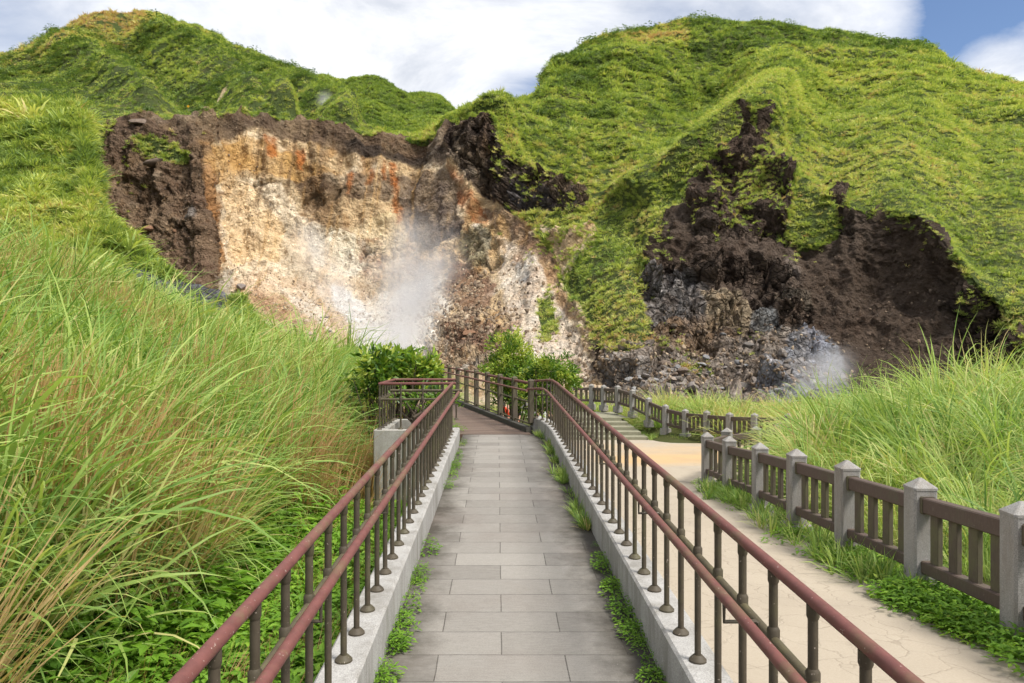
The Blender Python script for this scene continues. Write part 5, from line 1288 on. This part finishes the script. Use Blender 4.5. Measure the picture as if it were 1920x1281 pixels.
# ------------------------------------------------------------------ steam from the vents
def steam(name, label, path, radii, dens, seed, sc=.35):
    m, t, out = material(name+'_vapour'); p = geo_pos(t)
    v = t.n.new('ShaderNodeVolumePrincipled')
    tc = t.n.new('ShaderNodeTexCoord').outputs['Generated']
    # fade to nothing at the border of the plume
    e = t.attr('edge')
    n1 = t.noise(p, sc, 3, .5, .6)
    # distance from the plume's axis, segment by segment
    best = None
    for (a, ra), (b, rb) in zip(zip(path, radii), zip(path[1:], radii[1:])):
        a, b = Vector(a), Vector(b); ab = b-a; L2 = ab.dot(ab)
        pa = t.vmath('SUBTRACT', p, tuple(a)); h = t.math('DIVIDE', t.vmath('DOT_PRODUCT', pa, tuple(ab)), L2, True)
        sc_n = t.n.new('ShaderNodeVectorMath'); sc_n.operation = 'SCALE'; sc_n.inputs[0].default_value = tuple(ab); t.l.new(h, sc_n.inputs['Scale'])
        dist = t.vmath('LENGTH', t.vmath('SUBTRACT', pa, sc_n.outputs[0]))
        rr = t.math('ADD', t.math('MULTIPLY', h, rb-ra), ra); q = t.math('DIVIDE', dist, rr)
        best = q if best is None else t.math('MINIMUM', best, q)
    fall = t.ramp(best, [(.0, 1), (.9, 0)], 'EASE'); fall = t.math('POWER', fall, 1.5)
    dn = t.math('MULTIPLY', t.ramp(n1, [(.34, .04), (.68, 1)]), fall); dn = t.math('MULTIPLY', dn, dens)
    t.set(v, 'Color', (.93, .93, .95, 1)); t.set(v, 'Density', dn); t.set(v, 'Anisotropy', .2)
    t.l.new(v.outputs[0], out.inputs['Volume'])
    mb = MB(); mb.tube([Vector(path[0])-(Vector(path[1])-Vector(path[0])).normalized()*radii[0]*.8]+path+[Vector(path[-1])+(Vector(path[-1])-Vector(path[-2])).normalized()*radii[-1]*.9], [radii[0]*.5]+[r*1.08 for r in radii]+[radii[-1]*.4], 14)
    return mb.build(name, m, None, True, kind='stuff', label=label)
def front(px, py, off):
    p = on_crater(px, py); return Vector(p)+Vector((0, -off, 0))
steam('steam', 'white steam rising from the vent at the crater floor', [front(745, 680, 1.5), front(765, 620, 3), front(790, 560, 5), front(805, 490, 7), front(790, 455, 8)], [4.5, 6.5, 8.5, 9.0, 6.0], .30, 1, .14)
steam('steam', 'thin steam drifting over the pale rubble chute', [front(700, 650, 2), front(670, 590, 3), front(620, 530, 4), front(590, 450, 6)], [2.6, 4.0, 5.2, 4.4], .15, 2, .13)
steam('steam', 'low steam spreading over the foot of the wall', [front(660, 520, 4), front(740, 530, 4), front(860, 510, 4)], [4.0, 5.0, 3.6], .18, 3, .13)
steam('steam', 'bluish steam over the grey scree near the grass mound', [front(1490, 748, 1.2), front(1515, 720, 2.0), front(1540, 670, 3.0)], [2.6, 2.9, 2.2], .30, 4, .28)
p0 = np.array(P(640, 238, 150)); 
steam('steam', 'small puff of steam behind the crater rim', [P(650, 240, 150), P(628, 218, 150), P(608, 190, 150)], [4.4, 4.4, 3.2], .42, 5, .16)

# ------------------------------------------------------------------ light, sky, camera
w = bpy.data.worlds.new('World'); S.world = w; w.use_nodes = True; w.node_tree.nodes.clear(); t = NT(w.node_tree)
SUN_DIR = Vector((.62, -.42, 1.15)).normalized()               # towards the sun
el = math.asin(SUN_DIR.z); az = math.atan2(SUN_DIR.x, SUN_DIR.y)
sky = t.n.new('ShaderNodeTexSky'); sky.sky_type = 'NISHITA'; sky.sun_disc = False; sky.sun_elevation = el; sky.sun_rotation = az; sky.altitude = 700; sky.air_density = 1.0; sky.dust_density = .6; sky.ozone_density = 2.5
d = t.n.new('ShaderNodeTexCoord').outputs['Generated']; sx = t.n.new('ShaderNodeSeparateXYZ'); t.l.new(d, sx.inputs[0])
zz = t.math('ADD', t.math('MAXIMUM', sx.outputs[2], 0.0), .22)
cb = t.n.new('ShaderNodeCombineXYZ'); t.set(cb, 0 and 'X' or 'X', t.math('DIVIDE', sx.outputs[0], zz)); t.set(cb, 'Y', t.math('DIVIDE', sx.outputs[1], zz))
n1 = t.noise(cb, 1.35, 9, .60, .5); n2 = t.noise(cb, 4.2, 8, .62, .7)
cov = t.math('ADD', t.math('MULTIPLY', n1, .75), t.math('MULTIPLY', n2, .25))
def toward(px, py): 
    v = Vector(((px-CX)/F, 1, -(py-CY)/F)).normalized(); return t.vmath('DISTANCE', d, tuple(v))
cov = t.math('ADD', cov, .17)
for px, py, r, a in ((1840, 50, .13, .36), (1960, 30, .16, .2), (975, 190, .06, .22), (1040, 165, .05, .16), (20, 105, .08, .14), (1230, 30, .06, .08)):
    cov = t.math('SUBTRACT', cov, t.math('MULTIPLY', t.ramp(t.math('DIVIDE', toward(px, py), r), [(0.1, 1), (1, 0)], 'EASE'), a))
for px, py, r, a in ((1940, 100, .09, .26), (1850, 122, .06, .18), (700, 100, .25, .12)):
    cov = t.math('ADD', cov, t.math('MULTIPLY', t.ramp(t.math('DIVIDE', toward(px, py), r), [(0.1, 1), (1, 0)], 'EASE'), a))
cl = t.ramp(cov, [(.36, 0), (.52, .55), (.74, 1)])
shade = t.noise(cb, 1.7, 8, .62, .5)
cc = t.mix(t.ramp(shade, [(.40, 0), (.56, 1)]), (5.3, 5.6, 6.2), (8.3, 8.35, 8.5))
skyc = t.mix(1.0, sky.outputs[0], (1.0, 1.0, 1.05), 'MULTIPLY')
bg = t.n.new('ShaderNodeBackground'); t.set(bg, 'Color', t.mix(cl, skyc, cc)); t.set(bg, 'Strength', .10)
wo = t.n.new('ShaderNodeOutputWorld'); t.l.new(bg.outputs[0], wo.inputs[0])
sl = bpy.data.lights.new('sun', 'SUN'); sl.energy = 3.9; sl.angle = R(18); sl.color = (1, .955, .88)
so = bpy.data.objects.new('sun', sl); COL.objects.link(so); so.rotation_euler = SUN_DIR.to_track_quat('Z', 'Y').to_euler()

cam = bpy.data.cameras.new('camera'); co = bpy.data.objects.new('camera', cam); COL.objects.link(co)
co.location = (0, 0, H); co.rotation_euler = (R(90), 0, 0); cam.sensor_width = 36; cam.lens = F/1920*36; cam.clip_start = .05; cam.clip_end = 8000
S.camera = co
S.view_settings.view_transform = 'Standard'; S.view_settings.look = 'None'; S.view_settings.exposure = .5; S.view_settings.gamma = 1
S.cycles.use_denoising = True
S.cycles.volume_step_rate = 1.0; S.cycles.volume_max_steps = 128
S.cycles.use_adaptive_sampling = True; S.cycles.adaptive_threshold = .03; S.cycles.max_bounces = 5; S.cycles.diffuse_bounces = 2; S.cycles.transmission_bounces = 4; S.cycles.transparent_max_bounces = 6; S.cycles.volume_bounces = 1
S.cycles.light_sampling_threshold = .01
